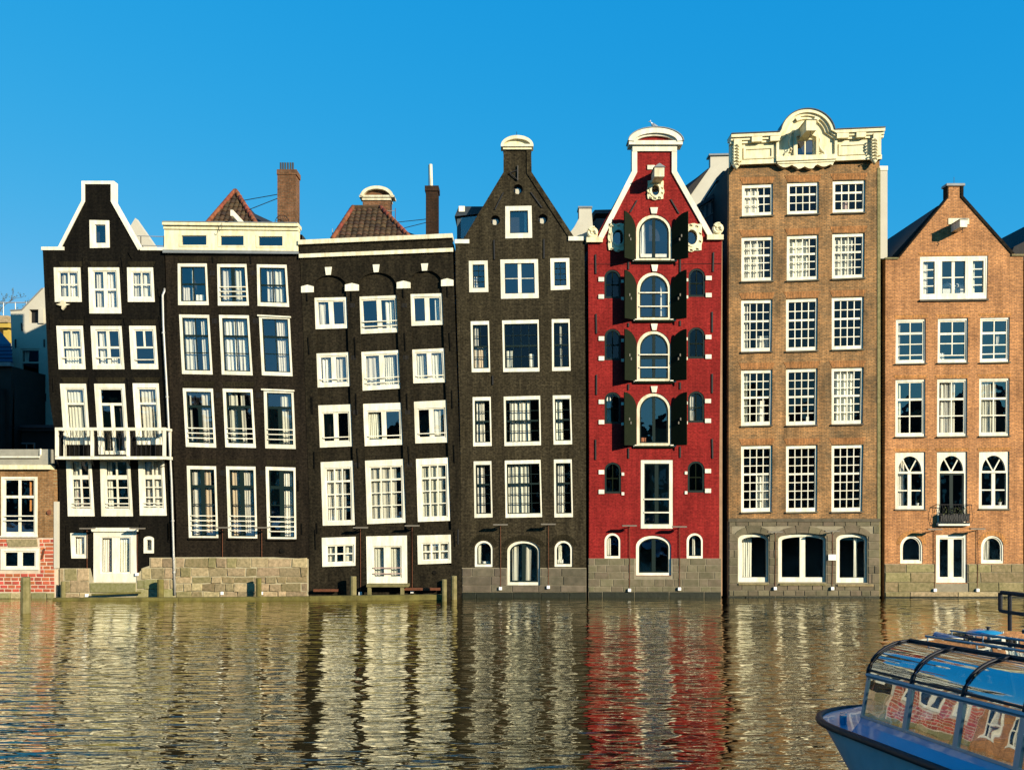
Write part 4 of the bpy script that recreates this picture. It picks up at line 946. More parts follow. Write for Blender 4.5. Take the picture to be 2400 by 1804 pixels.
for i, (l, r) in enumerate((((1416.5, 632, 1454.7, 699.5), (1613.6, 629, 1652.6, 696)), ((1417, 770.5, 1455, 844), (1612.5, 767, 1652, 840)), ((1417, 918.6, 1455, 993), (1612.5, 916.7, 1651, 990)), ((1417, 1083, 1455.7, 1156), (1611.7, 1080.4, 1651, 1153.6)))):
    for k, q in enumerate((l, r)):
        W_ = window(H, q, fw=(4.5, 4.5, 4.5, 5), rise=18, fm='green', sash=0, rows='2:1.1/2', rw=2.4, cw=1.8, rec=0.02, mm='shutter', gmat='glass_dark', cur=[(.05, .4)] if i == 2 else [])
        ym = q[1]+18; yb_ = q[3]-9
        for yy in (ym, yb_):
            (pbox('hinge_block', q[0]-14, yy, q[0]-1, yy+10, -0.05, 0.05, 'white', o) if k == 0 else pbox('hinge_block', q[2]+1, yy, q[2]+15, yy+10, -0.05, 0.05, 'white', o))
            (pbox('hinge_block', q[2]+1, yy+6, q[2]+7, yy+13, -0.05, 0.05, 'white', o) if k == 0 else pbox('hinge_block', q[0]-7, yy+6, q[0]-1, yy+13, -0.05, 0.05, 'white', o))
window(H, (1502, 1078, 1576.5, 1238), fw=(8, 8, 8, 10), sash=2.5, rows='2', cw=9, rec=0.0)
W_ = o.children[-1]
for yy in (1169.5, 1200.5): pbox('guard_rail', 1509, yy-1.5, 1569, yy+1.5, -0.03, 0.01, 'white', W_)
for q in ((1417, 1249, 1454, 1308.5), (1609.4, 1249, 1647.4, 1308.5)):
    window(H, q, fw=(5, 5, 4, 6), rise=18, sash=1.2, rows='1', rec=0.01, cur=[(.0, .38)] if q[0] < 1500 else [(.35, .6)])
window(H, (1490.7, 1254, 1572.8, 1348), fw=(7, 7, 5, 6), rise=26, sash=2.5, rows='2', cw=9, rec=0.06, name='door')
OV = []
for cx, cy, rx, ry in ((1449, 557, 13, 18), (1621, 557, 13, 18), (1536, 446.6, 9.5, 13.5)):
    P = [(cx+rx*math.cos(t*math.pi/12), cy+ry*math.sin(t*math.pi/12)) for t in range(24)]; H['holes'].append(P)
    big = rx > 10
    pw, ph = (26, 35) if big else (21, 24)
    out = []
    for t in range(24):
        a = t*math.pi/12; c, s = math.cos(a), math.sin(a)
        k = 1/max(abs(c), abs(s))**0.75; wv = 1+0.05*math.sin(8*a+0.6)+0.03*math.sin(5*a)
        out.append((cx+pw*c*k*wv*0.93, cy+ph*s*k*wv*0.93))
    W_ = MB().ring(out, P, -0.07, 0.12).obj('oval_window', 'cream', o)
    MB().ring([(cx+(rx+4)*math.cos(t*math.pi/12), cy+(ry+4)*math.sin(t*math.pi/12)) for t in range(24)], [(cx+(rx-.5)*math.cos(t*math.pi/12), cy+(ry-.5)*math.sin(t*math.pi/12)) for t in range(24)], -0.10, 0.10).obj('oval_moulding', 'white_old', W_)
    MB().ring([(cx+(rx+.5)*math.cos(t*math.pi/12), cy+(ry+.5)*math.sin(t*math.pi/12)) for t in range(24)], [(cx+(rx-2)*math.cos(t*math.pi/12), cy+(ry-2)*math.sin(t*math.pi/12)) for t in range(24)], 0.10, 0.16).obj('sash', 'green', W_)
    MB().prism([(cx+(rx-1)*math.cos(t*math.pi/12), cy+(ry-1)*math.sin(t*math.pi/12)) for t in range(24)], 0.125, 0.131).obj('pane', 'glass', W_)
    sc = MB()   # raised leaf scrolls on the plate
    for t in range(10):
        a = t*math.pi/5+0.3; c, s = math.cos(a), math.sin(a); k = 1/max(abs(c), abs(s))**0.6
        x, y_ = cx+(pw-5.0)*c*k, cy+(ph-6)*s*k
        sc.tube([pt(x-2.5, y_+2, -.075), pt(x-1, y_-2, -.10), pt(x+2.2, y_-1, -.10), pt(x+2, y_+2.2, -.08)], [0.02, .035, .04, .02], 6)
    sc.obj('carving', 'cream', W_)
wall('wall', [(1380, 1402), (1686, 1402), (1686, 1077), (1692, 562), (1671, 548), (1585, 402), (1585, 330), (1482, 330), (1482, 402), (1403, 544), (1378.5, 569), (1381, 1077)], H['holes'], 0.0, 0.34, 'wall_red', o)
pbox('brick_edge', 1686, 566, 1693, 1396, 0.01, 0.3, 'brick_plain', o)
coping(H, [(1402, 556), (1481, 402), (1481, 342)], 12, -0.07, 0.42, 'white', side=1); coping(H, [(1586, 342), (1586, 402), (1673, 556)], 12, -0.07, 0.42, 'white', side=1)
pbox('gable_band', 1482, 341, 1586, 356, -0.09, 0.42, 'white', o)
pbox('pediment_base', 1473, 333, 1598, 342.5, -0.20, 0.5, 'white', o)
P = arcpts(1535.5, 335, 64, 32, 178, 2, 22)
pe = MB().ring(P, arcpts(1535.5, 336, 50, 20, 178, 2, 22), -0.24, 0.5, closed=False).obj('pediment', 'white', o)
MB().ring(arcpts(1535.5, 336, 51, 21, 178, 2, 22), arcpts(1535.5, 337, 46, 16, 178, 2, 22), -0.14, 0.3, closed=False).obj('pediment_moulding', 'white', pe)
MB().prism(arcpts(1535.5, 337, 50, 20, 178, 2, 22), -0.02, 0.3).obj('tympanum', 'wall_red', pe)
MB().ring(arcpts(1535.5, 335, 65.5, 33.5, 178, 2, 22), arcpts(1535.5, 335, 63.5, 31.5, 178, 2, 22), -0.27, 0.5, closed=False).obj('pediment_flashing', 'lead', pe)
for sx, x0, x1, yb_, cx, cy in ((-1, 1374, 1412, 558, 1389, 545), (1, 1656, 1694, 552, 1683, 536)):
    pbox('shoulder_block', x0, yb_, x1, yb_+11.5, -0.16, 0.42, 'cream', o)
    sp = MB(); pth = []
    for t in range(26):
        a = t*0.42; r = 12.5*(1-t/30); pth.append(pt(cx+r*math.cos(a+1.2), cy-r*math.sin(a+1.2), -0.06))
    sp.tube(pth, [0.07]*20+[0.05]*6, 6); sc = sp.obj('scroll', 'cream', o)
    MB().prism([(cx+12.5*math.cos(t*math.pi/10), cy+12.5*math.sin(t*math.pi/10)) for t in range(20)], -0.05, 0.3).obj('scroll_disc', 'cream', o)
    MB().prism([(cx-sx*2-9, yb_), (cx-sx*2+9, yb_), (cx-sx*4+8, cy), (cx-sx*4-8, cy)], -0.04, 0.28).obj('scroll_foot', 'cream', o)
hoist(H, 1534, 392, 1557, 414, 0.95, 'white_old', peak=9, hook=False)
pbox('hoist_plate', 1517, 388, 1534, 398, -0.05, 0.05, 'white_old', o)
anchors(H, [(1395.6, 597, 1396.5, 642), (1672, 592, 1671, 637), (1397, 736, 1398, 782), (1669, 731, 1669, 779), (1398, 878, 1398, 925), (1669, 876, 1669, 921), (1396, 1030, 1396, 1077), (1669, 1028, 1670, 1074),
            (1473, 612, 1473, 632), (1594, 606, 1594, 640), (1473, 757, 1473, 766), (1594, 752, 1594, 764), (1473, 900, 1473, 914), (1594, 896, 1594, 912), (1473, 1050, 1473, 1074), (1594, 1046, 1594, 1072),
            (1493, 470, 1477, 498), (1572, 468, 1591, 501)], 'iron', 1.6)
MB().tube([pt(1381, 619, -.02), pt(1536, 619.5, -.02), pt(1690, 618, -.02)], 0.012, 4).obj('wall_wire', 'iron', o)
plh = MB().prism([(1379, 1402), (1490, 1402), (1490, 1308), (1379, 1308)], -0.03, -0.003).prism([(1573, 1402), (1690, 1402), (1690, 1308), (1573, 1308)], -0.03, -0.003).prism([(1490, 1402), (1573, 1402), (1573, 1349), (1490, 1349)], -0.03, -0.003).obj('plinth', 'mortar_grey', o)
stones(plh, 1379, 1690, [1308, 1324, 1340, 1356.5, 1374, 1386], -0.045, 'stone_red', [(1487, 1200, 1576, 1351)], 19, 40, 0.9, 0.2, (0, .008), seed=41)
stones(plh, 1379, 1690, [1386, 1402], -0.04, 'weed_and_shade', (), 60, 90, 0.6, 0.2, (0, .01), seed=42)  # weed line, its extra height painted in for soft shade on the base
body(H, 1381, 1686, 572, 0.34, 7.5)
roof_back(H, [(1408, 560), (1494, 415), (1572, 415), (1662, 560)], 0.36, 3.5)

# ---------------------------------------------------------------- tall brown house with carved cream crown
H = house('tall_brown_house', 'tall brown brick house with carved cream crown cornice and many-paned windows', 1885, 0.0)
o = H['o']
K = dict(fw=(7, 8, 4.5, 9), rec=0.07, dep=0.12, rw=2.0, cw=2.0, sill=3.0, sillm='stone_grey')
R1 = [(1739, 432.4, 1812, 430, 1812, 504.6, 1739, 507.6), (1844.8, 428, 1919.6, 426, 1919.6, 501, 1844.8, 503.7), (1951.5, 423.4, 2028.8, 421.3, 2028, 497.7, 1951.5, 500)]
R2 = [(1738, 555.7, 1812, 553.6, 1811.4, 658, 1737.4, 660), (1844.5, 551.8, 1919, 549.7, 1918.4, 655.5, 1843.9, 658.2), (1950.6, 547.3, 2027.3, 545.2, 2025.8, 651, 1950, 654)]
R3 = [(1737, 702.5, 1810.7, 701.3, 1809, 823, 1737, 824.8), (1842.3, 700.3, 1917.6, 697.8, 1916, 820.7, 1842.3, 823), (1949.5, 696.6, 2025, 694.7, 2023.3, 817.6, 1949.5, 819.8)]
R4 = [(1737, 866.7, 1810.7, 865.4, 1809, 995.8, 1737, 998), (1842.3, 864.5, 1917, 862.3, 1915, 995, 1842.3, 996.8), (1949, 862, 2024.6, 860.4, 2022.4, 992.7, 1949, 994.3)]
R5 = [(1737, 1044.3, 1810.7, 1042.7, 1809, 1198, 1737, 1200), (1842.3, 1043.7, 1916.7, 1042, 1915, 1198, 1842.3, 1199.5), (1949, 1042.7, 2024, 1041, 2021, 1197.5, 1948.7, 1199)]
C1 = [[(.02, .6)], [], [(.3, .55, 'curtain_mauve', .6, 1)]]; C2 = [[(0, .7)], [(.02, .72)], [(.02, .72)]]; C3 = [[(0, .2), (.55, 1, 'curtain', .72, 1)], [], []]
C4 = [[(0, .2), (.58, .85, 'curtain', .56, 1)], [(0, .08, 'toy_white', .88, 1), (.72, .86, 'toy_white', .9, 1)], [(.1, .75)]]; C5 = [[(0, .04), (.52, 1, 'curtain', .42, 1)], [], []]
for RR, n, mid, CC in ((R1, 3, 0, C1), (R2, 5, 1, C2), (R3, 5, 1, C3), (R4, 6, 2, C4), (R5, 7, 2, C5)):
    for q, c in zip(RR, CC):
        window(H, q, rows='/'.join(['4']*n), rails={mid: 4.5}, cur=c, gmat='glass_dark', **K)
        x0, y0_, x1, y1_ = q[0], q[1], q[2], q[3]
        pquad('brick_arch', [(x0+1, y0_-1.5), (x1-1, y1_-1.5), (x1+6, y1_-16), (x0-6, y0_-16)], -0.012, 0.1, 'soldier', o)
GW = [((1730, 1249, 1801.5, 1364), '1'), ((1824, 1249, 1936, 1364), '2'), ((1960, 1249, 2033, 1365), '1')]
for (q, r), c in zip(GW, ([(.0, .45, 'curtain')], [], [(.62, .75)])):
    window(H, q, fw=(10, 9, 3, 11), rise=14, rows=r, cw=13, rec=0.12, dep=0.14, cur=c, gmat='glass_dark')
up = [h for h in H['holes'] if max(p[1] for p in h) < 1215]; lo = [h for h in H['holes'] if max(p[1] for p in h) > 1215]
wall('wall', [(1708, 1220), (2061, 1220), (2061, 700), (2061.5, 378), (1709, 392), (1708, 800)], up, 0.0, 0.34, 'wall_brown', o)
plh = wall('plinth', [(1708, 1402), (2061, 1402), (2061, 1219), (1708, 1219)], lo, -0.02, 0.34, 'mortar_grey', o)
cs = [1222, 1232.5, 1250, 1269, 1288, 1306, 1325, 1344, 1367, 1383, 1396]
ops = [(1716, 1233, 1815, 1250), (1812, 1233, 1948, 1250), (1946, 1233, 2046, 1250), (1729, 1249, 1802.5, 1367), (1823, 1249, 1937, 1367), (1959, 1249, 2034, 1367)]
stones(plh, 1708, 2061, cs, -0.045, 'stone_brown', ops, 18, 36, 0.9, 0.2, (0, .008), seed=51)
stones(plh, 1708, 2061, [1396, 1402], -0.04, 'weed_and_shade', (), 60, 90, 0.6, 0.2, (0, .01), seed=52)
for (q, r) in GW:   # shallow stone arches over the ground-floor windows
    x0, y0_, x1, y1_ = q; cx = (x0+x1)/2; w_ = (x1-x0)/2; n = 3 if r == '1' else 5
    angs = [160-140*i/n for i in range(n+1)]
    for i in range(n):
        a0, a1 = angs[i]-0.6, angs[i+1]+0.6; P = []
        ins = arcpts(cx, y0_+14, w_+1.5, 15.0, a0, a1, 5); ou = arcpts(cx, y0_+14, w_+11, 31 if i != n//2 else 33, a0, a1, 5)
        MB().prism(ins+ou[::-1], -0.055, 0.02).obj('stone', 'stone_brown', plh)
pbox('water_table', 1707, 1215, 2062, 1222, -0.07, 0.0, 'stone_grey', o)
pbox('ledge', 1826, 1366, 1936, 1371, -0.10, 0.0, 'stone_tan', o); pbox('ledge', 1962, 1368, 2046, 1373, -0.10, 0.0, 'stone_tan', o); pbox('ledge', 1730, 1366, 1800, 1370, -0.10, 0.0, 'stone_tan', o)
pbox('edge_strip', 2056, 394, 2063, 1396, -0.03, 0.3, 'stone_tan', o)
pbox('sign_plate', 1940, 1298.6, 1958, 1312, -0.10, -0.06, 'sign_white', o)
# crown
def cz(x): return 320-15*(x-1711)/356.0       # cornice line rises to one side
HC = dict(o=o, holes=[], y=-0.16)
cw_ = window(HC, (1862, 324, 1909, 370), fw=(5, 6, 5, 4), rows='2', cw=2.5, fm='cream', rec=0.02)
AR = arcpts(1887, 322, 60, 53, 176, 4, 24)
outl = [(1712, 391), (2062, 377), (2062, cz(2062)+4)] + [(x, y_) for x, y_ in AR[::-1]] + [(1712, cz(1712)+4)]
crown = wall('crown_cornice', outl, HC['holes'], -0.16, 0.34, 'cream', o)
# moulded top: straight, arch, straight
TOP = [(1709, cz(1709)+2), (1822, cz(1822)+2)] + arcpts(1887, 322, 63, 58, 170, 10, 24) + [(1953, cz(1953)+2), (2066, cz(2066)+2)]
def band(a, b, y0_, y1_, nm, m='cream'):
    o1 = [(x, yy+a) for x, yy in TOP]; o2 = []
    for i, (x, yy) in enumerate(TOP):
        if 2 <= i < len(TOP)-2:
            dx, dy = x-1887, yy-322; l = math.hypot(dx, dy); o1[i] = (x-dx/l*a, yy-dy/l*a); o2.append((x-dx/l*b, yy-dy/l*b))
        else: o2.append((x, yy+b))
    return MB().ring(o1, o2, y0_, y1_, closed=False).obj(nm, m, crown)
band(-1.5, 0.6, -0.46, 0.4, 'crown_flashing', 'slate'); band(0, 8, -0.42, 0.34, 'crown_moulding'); band(7, 14, -0.33, 0.1, 'crown_moulding'); band(13.5, 20, -0.25, 0.1, 'crown_moulding')
for x0, x1 in ((1757, 1781), (1800, 1822), (1955, 1982), (2000, 2022)):
    pquad('modillion', [(x0, cz(x0)+22), (x1, cz(x1)+22), (x1, cz(x1)+9), (x0, cz(x0)+9)], -0.40, 0.0, 'cream', crown)
for a in (118, 62):
    c = arcpts(1887, 322, 50, 45, a+7, a-7, 2) + arcpts(1887, 322, 42, 37, a-7, a+7, 2)
    MB().prism(c, -0.38, 0.0).obj('modillion', 'cream', crown)
def low_band(x0, x1, a, b, ya, m='cream', nm='lower_moulding'):
    yb0, yb1 = 391-14*(x0-1712)/350, 391-14*(x1-1712)/350
    pquad(nm, [(x0, yb0+b), (x1, yb1+b), (x1, yb1+a), (x0, yb0+a)], ya, 0.05, m, crown)
low_band(1712, 1816, -10, 0, -0.24); low_band(1815, 1955, -14, -3, -0.34); low_band(1954, 2062, -10, 0, -0.24); low_band(1818, 1952, -3, 2, -0.28)
for x0, x1 in ((1740, 1810), (1962, 2028)):
    ya0, yb0 = cz((x0+x1)/2)+32, 378-14*((x0+x1)/2-1712)/350
    s = -0.042*(x1-x0)
    ou = [(x0, yb0-s/2), (x1, yb0+s/2), (x1, ya0+s/2), (x0, ya0-s/2)]; inn = [(x0+5, yb0-4-s/2), (x1-5, yb0-4+s/2), (x1-5, ya0+4+s/2), (x0+5, ya0+4-s/2)]
    MB().ring(ou, inn, -0.21, -0.10).obj('panel_moulding', 'cream', crown)
for x0, x1 in ((1816, 1822), (1952, 1958)):
    pquad('pilaster', [(x0, 380), (x1, 380), (x1, cz(x1)+14), (x0, cz(x0)+14)], -0.26, 0.0, 'cream', crown)
# window surround with scrolled sides and hood
MB().ring([(1856, 374), (1915, 373), (1915, 318), (1906, 312), (1885, 309), (1866, 312), (1856, 319)], [(1862.5, 371), (1908.5, 371), (1908.5, 326), (1902, 323), (1885, 321), (1869, 323), (1862.5, 326)], -0.27, -0.10).obj('window_surround', 'cream', crown)
for sx in (-1, 1):
    sc = MB(); cx = 1885.5
    for pth, r in ((((31, 318), (36, 330), (33, 342), (38, 352), (46, 360), (48, 370), (40, 374)), .05), (((34, 322), (30, 312), (24, 304)), .04), (((44, 366), (38, 362), (36, 368)), .05), (((34, 345), (30, 350), (33, 356)), .05)):
        sc.tube([pt(cx+sx*a, b-0.04*sx*a, -0.20) for a, b in pth], r, 6)
    sc.obj('carved_scroll', 'cream', crown)
hoist(H, 1890, 281, 1913, 306, 1.15, 'cream', peak=0.5, hook=True, capm='cream')
for x0, ysh in ((1716, 0), (2040, -13)):     # leafy end brackets
    b = MB().prism([(x0, 385+ysh), (x0+18, 384+ysh), (x0+18, 332+ysh), (x0, 333+ysh)], -0.36, 0.0).obj('end_bracket', 'cream', crown)
    lf = MB()
    for k in range(7):
        yy = 338+ysh+k*7.2
        for sx in (-1, 1):
            lf.tube([pt(x0+9, yy, -.40), pt(x0+9+sx*5, yy+2, -.43), pt(x0+9+sx*8, yy+6.5, -.38)], [.025, .04, .02], 6)
    lf.obj('leaf_carving', 'cream', crown)
    lf = MB().tube([pt(x0+5, 386+ysh, -.25), pt(x0+9, 393+ysh, -.28), pt(x0+13, 386+ysh, -.25)], [.10, .14, .10], 8).obj('drop', 'cream', crown, smooth=True)
P = [(1818, 386)]
for i, x in enumerate(range(1822, 1952, 5)):
    P.append((x, 391.5 + 5.5*abs(math.sin((x-1822)*0.105)) - 0.02*(x-1822) + (4 if 1862 < x < 1905 else 0)))
P += [(1952, 381), (1952, 377), (1818, 382)]
MB().prism(P, -0.24, 0.0).obj('carved_apron', 'cream', crown)
body(H, 1709, 2060, 388, 0.34, 8.0)
p, q = pt(1835, 392, .36), pt(1940, 290, .36); MB().box(p.x, 1.3, p.z, q.x, 1.4, q.z).obj('attic_wall', 'room', o)
# white flank of the chimney stack beside it
ch = MB(); p, q = pt(2061, 606, 0.6), pt(2080, 392, 0.6); ch.box(p.x, 0.6, p.z, q.x, 2.6, q.z); ch = ch.obj('side_chimney', 'render_white', o)
p, q = pt(2060, 399, 0.57), pt(2081, 389, 0.57); MB().box(p.x, 0.57, p.z, q.x, 2.65, q.z).obj('chimney_cap', 'white', o)

# ---------------------------------------------------------------- orange-brown gabled house
H = house('orange_brick_house', 'orange brown brick house with plain pointed gable and wide attic window', 2236, 0.0)
o = H['o']
W_ = window(H, (2156.4, 601, 2315.8, 599, 2314, 700.8, 2155.8, 703), fw=(4, 5, 4, 8), rows='1', rec=0.03, nopane=True, fm='white', sill=4, sillm='stone_grey')
for q, r, c in (((2159, 606, 2197, 605, 2197, 696, 2159, 697), '1/1/1/1', [(.1, .55)]), ((2203, 605, 2269, 604, 2268, 694, 2203, 696), '2/2', []), ((2275, 604, 2312, 603.5, 2311, 693, 2275, 694), '1/1/1/1', [(.05, .4)])):
    hs = dict(o=o, holes=[], y=0.03); window(hs, q, fw=(6, 7, 5, 8), rows=r, rw=2.4, cw=7, cur=c, rec=0.015, name='casement')
for x in (2200, 2272): pbox('mullion', x-3.2, 603, x+3.2, 697, 0.04, 0.13, 'white', W_)
K = dict(fw=(7, 8, 6, 9), rec=0.05, dep=0.12, rw=2.4, cw=2.4, sill=2.5, sillm='stone_grey')
for q, c, r in (((2100, 748.3, 2170, 746.8, 2170, 851, 2099, 852.6), [(0, .14)], '2/2/2:1/2:.45'), ((2198.5, 746.5, 2269.5, 745, 2268.6, 849.6, 2197.3, 850.5), [(0, .26, 'toy_white', .82, 1)], '2:1.2/2/2:1.2/1:.4'), ((2297.7, 744.4, 2367, 743, 2366, 848, 2296.5, 849.6), [(.68, .78, 'curtain', .33, .6)], '2/2/2:.75/2:.4')):
    window(H, q, rows=r, rails={0: 5}, cur=c, **K)
for q, c in (((2099, 889.6, 2169, 888, 2168.7, 1022.3, 2098.3, 1023.4), [(.02, .2)]), ((2196.6, 888, 2267.4, 887, 2266.3, 1021.7, 2196, 1022.7), [(.12, .45), (.47, .72)]), ((2295.3, 886.3, 2366.7, 885.3, 2365.7, 1021, 2294.6, 1021.7), [(.02, .5), (.52, .66)])):
    window(H, q, rows='2/2/2', rails={0: 5}, cur=c, **K)
for q, c, dl in (((2098.3, 1059.7, 2168.7, 1058.7, 2168.7, 1192.8, 2098.3, 1193.4), [(0, .36)], False), ((2196.3, 1058.7, 2266.7, 1058, 2266.3, 1227, 2196, 1229.8), [], True), ((2295, 1058, 2365.7, 1057, 2365, 1191.8, 2294, 1192.4), [], False)):
    # half-round fanlight over a casement: spandrel board, two raking bars, three panes
    x0, x1, yt, yb_ = q[0], q[2], q[1], q[5]; ys = yt+46
    Q = Quad(q)
    H['holes'].append(Q.px(Q.outline(0, 0, 0, 0, 0)))
    W_ = wall('window', Q.px(Q.outline(-.8, -.8, -.8, -.8, 0)), [arcpts((x0+x1)/2, ys-1, 27.5, 36, 0, 180, 16), [(x0+7, yb_-8), (x1-6, yb_-8), (x1-6, ys+4), (x0+7, ys+4)]], 0.05, 0.17, 'white', o)
    cx = (x0+x1)/2; mb = MB()
    for sx in (-1, 1): mb.prism([(cx-1.6+sx*1, ys-1), (cx+1.6+sx*1, ys-1), (cx+sx*17+1.6, ys-31), (cx+sx*17-1.6, ys-31)], 0.095+0.002*sx, 0.15+0.002*sx)
    if not dl:
        mb.prism([(cx-4.2, yb_-7), (cx+4.2, yb_-7), (cx+4.2, ys+3), (cx-4.2, ys+3)], 0.085, 0.15); ym = (ys+yb_)/2
        mb.prism([(x0+6, ym+1.4), (x1-5, ym+1.4), (x1-5, ym-1.4), (x0+6, ym-1.4)], 0.10, 0.145)
    mb.obj('muntin', 'white', W_)
    fan = arcpts(cx, ys-1, 28, 36.5, 0, 180, 18)
    for a, b in ((0, 6), (6, 12), (12, 18)):
        MB().prism([(cx, ys-1)]+fan[a:b+1], 0.12, 0.126).obj('pane', 'glass', W_)
    if not dl:
        for (a, b, c_, d) in ((x0+6, ys+3, cx-3, ym), (cx+3, ys+3, x1-5, ym), (x0+6, ym, cx-3, yb_-7), (cx+3, ym, x1-5, yb_-7)):
            MB().prism([(a, d), (c_, d), (c_, b), (a, b)], 0.12, 0.126).obj('pane', 'glass', W_)
        pbox('sill', x0-2, yb_, x1+2, yb_+3, -0.06, 0.05, 'stone_grey', W_)
    else:
        for sx, (a, b) in ((0, (x0+6.5, cx)), (1, (cx, x1-5.5))):
            MB().ring([(a, yb_-7), (b, yb_-7), (b, ys+3.5), (a, ys+3.5)], [(a+4, yb_-14), (b-4, yb_-14), (b-4, ys+8), (a+4, ys+8)], 0.09, 0.15).obj('door_leaf', 'green', W_)
            pbox('pane', a+3.5, ys+7, b-3.5, yb_-13, 0.12, 0.126, 'glass', W_)
    Qc = Quad((x0+6, yt+8, x1-5, yb_-7))
    for i, t in enumerate(c): curtain(W_, Qc, (t[0], t[1], 0.02, 1), 0.28, 'curtain', int(x0)+i)
# french balcony of wrought iron
bal = MB(); yb2 = -0.28
z0, z1 = pt(0, 1224).z, pt(0, 1182).z; xa, xb = pt(2194, 0).x, pt(2271, 0).x
bal.tube([(xa, 0, z1), (xa, yb2, z1), (xb, yb2, z1), (xb, 0, z1)], 0.018, 6); fb = bal.obj('french_balcony', 'iron', o)
MB().tube([(xa+.03, 0, z0), (xa+.03, yb2, z0), (xb-.03, yb2, z0), (xb-.03, 0, z0)], 0.018, 6).obj('lower_rail', 'iron', fb)
for i in range(13):
    x = xa+.02+(xb-xa-.04)*i/12; s = 0.03 if i % 2 else -0.03
    MB().tube([(x, yb2, z1), (x+s, yb2-.05, z1-.25), (x-s, yb2-.09, z0+.25), (x, yb2, z0)], 0.010, 5).obj('baluster', 'iron', fb)
MB().box(xa+.1, yb2+.03, z0+.05, xb-.1, yb2+.2, z0+.42).obj('planter', 'iron', fb)
lf = MB(); rnd = random.Random(8)
for k in range(110):
    c = Vector((rnd.uniform(xa+.1, xb-.1), yb2+rnd.uniform(-.04, .2), z0+.4+rnd.random()**2*.32)); a = Vector((rnd.gauss(0, 1), rnd.gauss(0, 1), rnd.gauss(0, 1))).normalized()*.07; b = Vector((rnd.gauss(0, 1), rnd.gauss(0, 1), rnd.gauss(0, 1))).normalized()*.05
    n0 = len(lf.v); lf.v += [c, c+a, c+a+b, c+b]; lf.f.append((n0, n0+1, n0+2, n0+3))
mesh('leaves', lf.v, lf.f, 'leaf', fb, fix=False)
pbox('balcony_sill', 2195, 1224, 2268, 1231, -0.2, 0.02, 'white', o)
for q in ((2110, 1255, 2162, 1319.7), (2299.3, 1255, 2352, 1319.7)):
    window(H, q, fw=(7, 6, 6, 8), rise=25, rows='1', rec=0.02, cur=[(.0, .45)] if q[0] > 2200 else [])
    cx = (q[0]+q[2])/2; MB().ring(arcpts(cx, 1281, 36, 38, 170, 10, 14), arcpts(cx, 1281, 26.5, 27, 170, 10, 14), -0.012, 0.05, closed=False).obj('brick_arch', 'soldier_orange', o)
window(H, (2194, 1252.4, 2265.7, 1365), fw=(10, 11, 9, 13), rows='2', cw=13, rec=0.04, name='door')
for (x0, x1, yy) in ((2098, 2172, 744), (2196, 2272, 742), (2295, 2369, 740), (2097, 2171, 885), (2194, 2269, 884), (2293, 2369, 882), (2096, 2171, 1056), (2194, 2269, 1055), (2292, 2368, 1054), (2153, 2318, 597)):
    pquad('brick_arch', [(x0, yy+1), (x1, yy), (x1+2, yy-6), (x0-2, yy-5)], -0.010, 0.1, 'soldier_orange', o)
wall('wall', [(2073, 1402), (2398, 1402), (2398, 600), (2374, 594), (2256.5, 460), (2256.5, 434), (2220.5, 434), (2220.5, 463), (2104.7, 604.5), (2075.5, 606)], H['holes'], 0.0, 0.34, 'wall_orange', o)
coping(H, [(2257.5, 436), (2257.5, 460), (2377, 594)], 6.5, -0.04, 0.38, 'wall_darkbrown', side=1); coping(H, [(2104, 604), (2219.5, 463), (2219.5, 436)], 3, -0.03, 0.38, 'wall_darkbrown', side=1)
pbox('gable_cap', 2217, 431, 2260, 436.5, -0.08, 0.45, 'lead', o)
pbox('shoulder_coping', 2074, 604, 2105, 607.5, -0.06, 0.4, 'stone_tan', o); pbox('shoulder_coping', 2370, 596, 2400, 600.5, -0.06, 0.4, 'stone_tan', o)
MB().tube([pt(2236, 432, .2), pt(2236, 415, .2)], 0.010, 5).obj('lightning_rod', 'iron', o)
hoist(H, 2250, 514, 2267, 532, 0.85, 'white', peak=1.5, hook=True)
pbox('hoist_plate', 2222, 512, 2271, 526, -0.03, 0.05, 'white_old', o)
plh = MB().prism([(2073, 1402), (2193, 1402), (2193, 1321), (2073, 1321)], -0.03, -0.003).prism([(2267, 1402), (2398, 1402), (2398, 1321), (2267, 1321)], -0.03, -0.003).prism([(2193, 1402), (2267, 1402), (2267, 1367), (2193, 1367)], -0.03, -0.003).obj('plinth', 'mortar_grey', o)
stones(plh, 2073, 2398, [1322, 1341, 1364, 1386], -0.05, 'stone_tan', [(2192, 1200, 2268, 1367)], 44, 90, 1.0, 0.6, (0, .02), seed=61)
stones(plh, 2073, 2398, [1397.5, 1402], -0.085, 'weed_and_shade', (), 90, 120, 0.5, 0.2, (0, .01), seed=63)
stones(plh, 2073, 2398, [1386, 1397.5], -0.09, ['stone_tan', 'stone_pale'], (), 60, 120, 0.9, 0.3, (0, .01), seed=62)
body(H, 2073, 2398, 607, 0.34, 8.0)
roof_back(H, [(2088, 607), (2206, 477), (2238, 470), (2268, 480), (2385, 607)], 0.36, 7.5)

# ---------------------------------------------------------------- next house, just at the picture edge
H = house('end_house', 'dark roofed house just showing beyond the orange brick house', 2440, 0.05)
o = H['o']
for yy, hh in ((660, 90), (790, 110), (930, 120), (1085, 130), (1265, 90)):
    for k in range(3): window(H, (2424+k*60, yy, 2466+k*60, yy+hh), fw=6, rows='2/2/2', cur=[(0, .35)] if k != 1 else [])
wall('wall', [(2401, 1402), (2600, 1402), (2600, 610), (2401, 610)], H['holes'], 0.05, 0.34, 'wall_darkbrown', o); body(H, 2401, 2600, 610, .34, 7)
roof_back(H, [(2384, 610), (2402, 566), (2430, 552), (2500, 480), (2600, 600)], 0.9, 7)
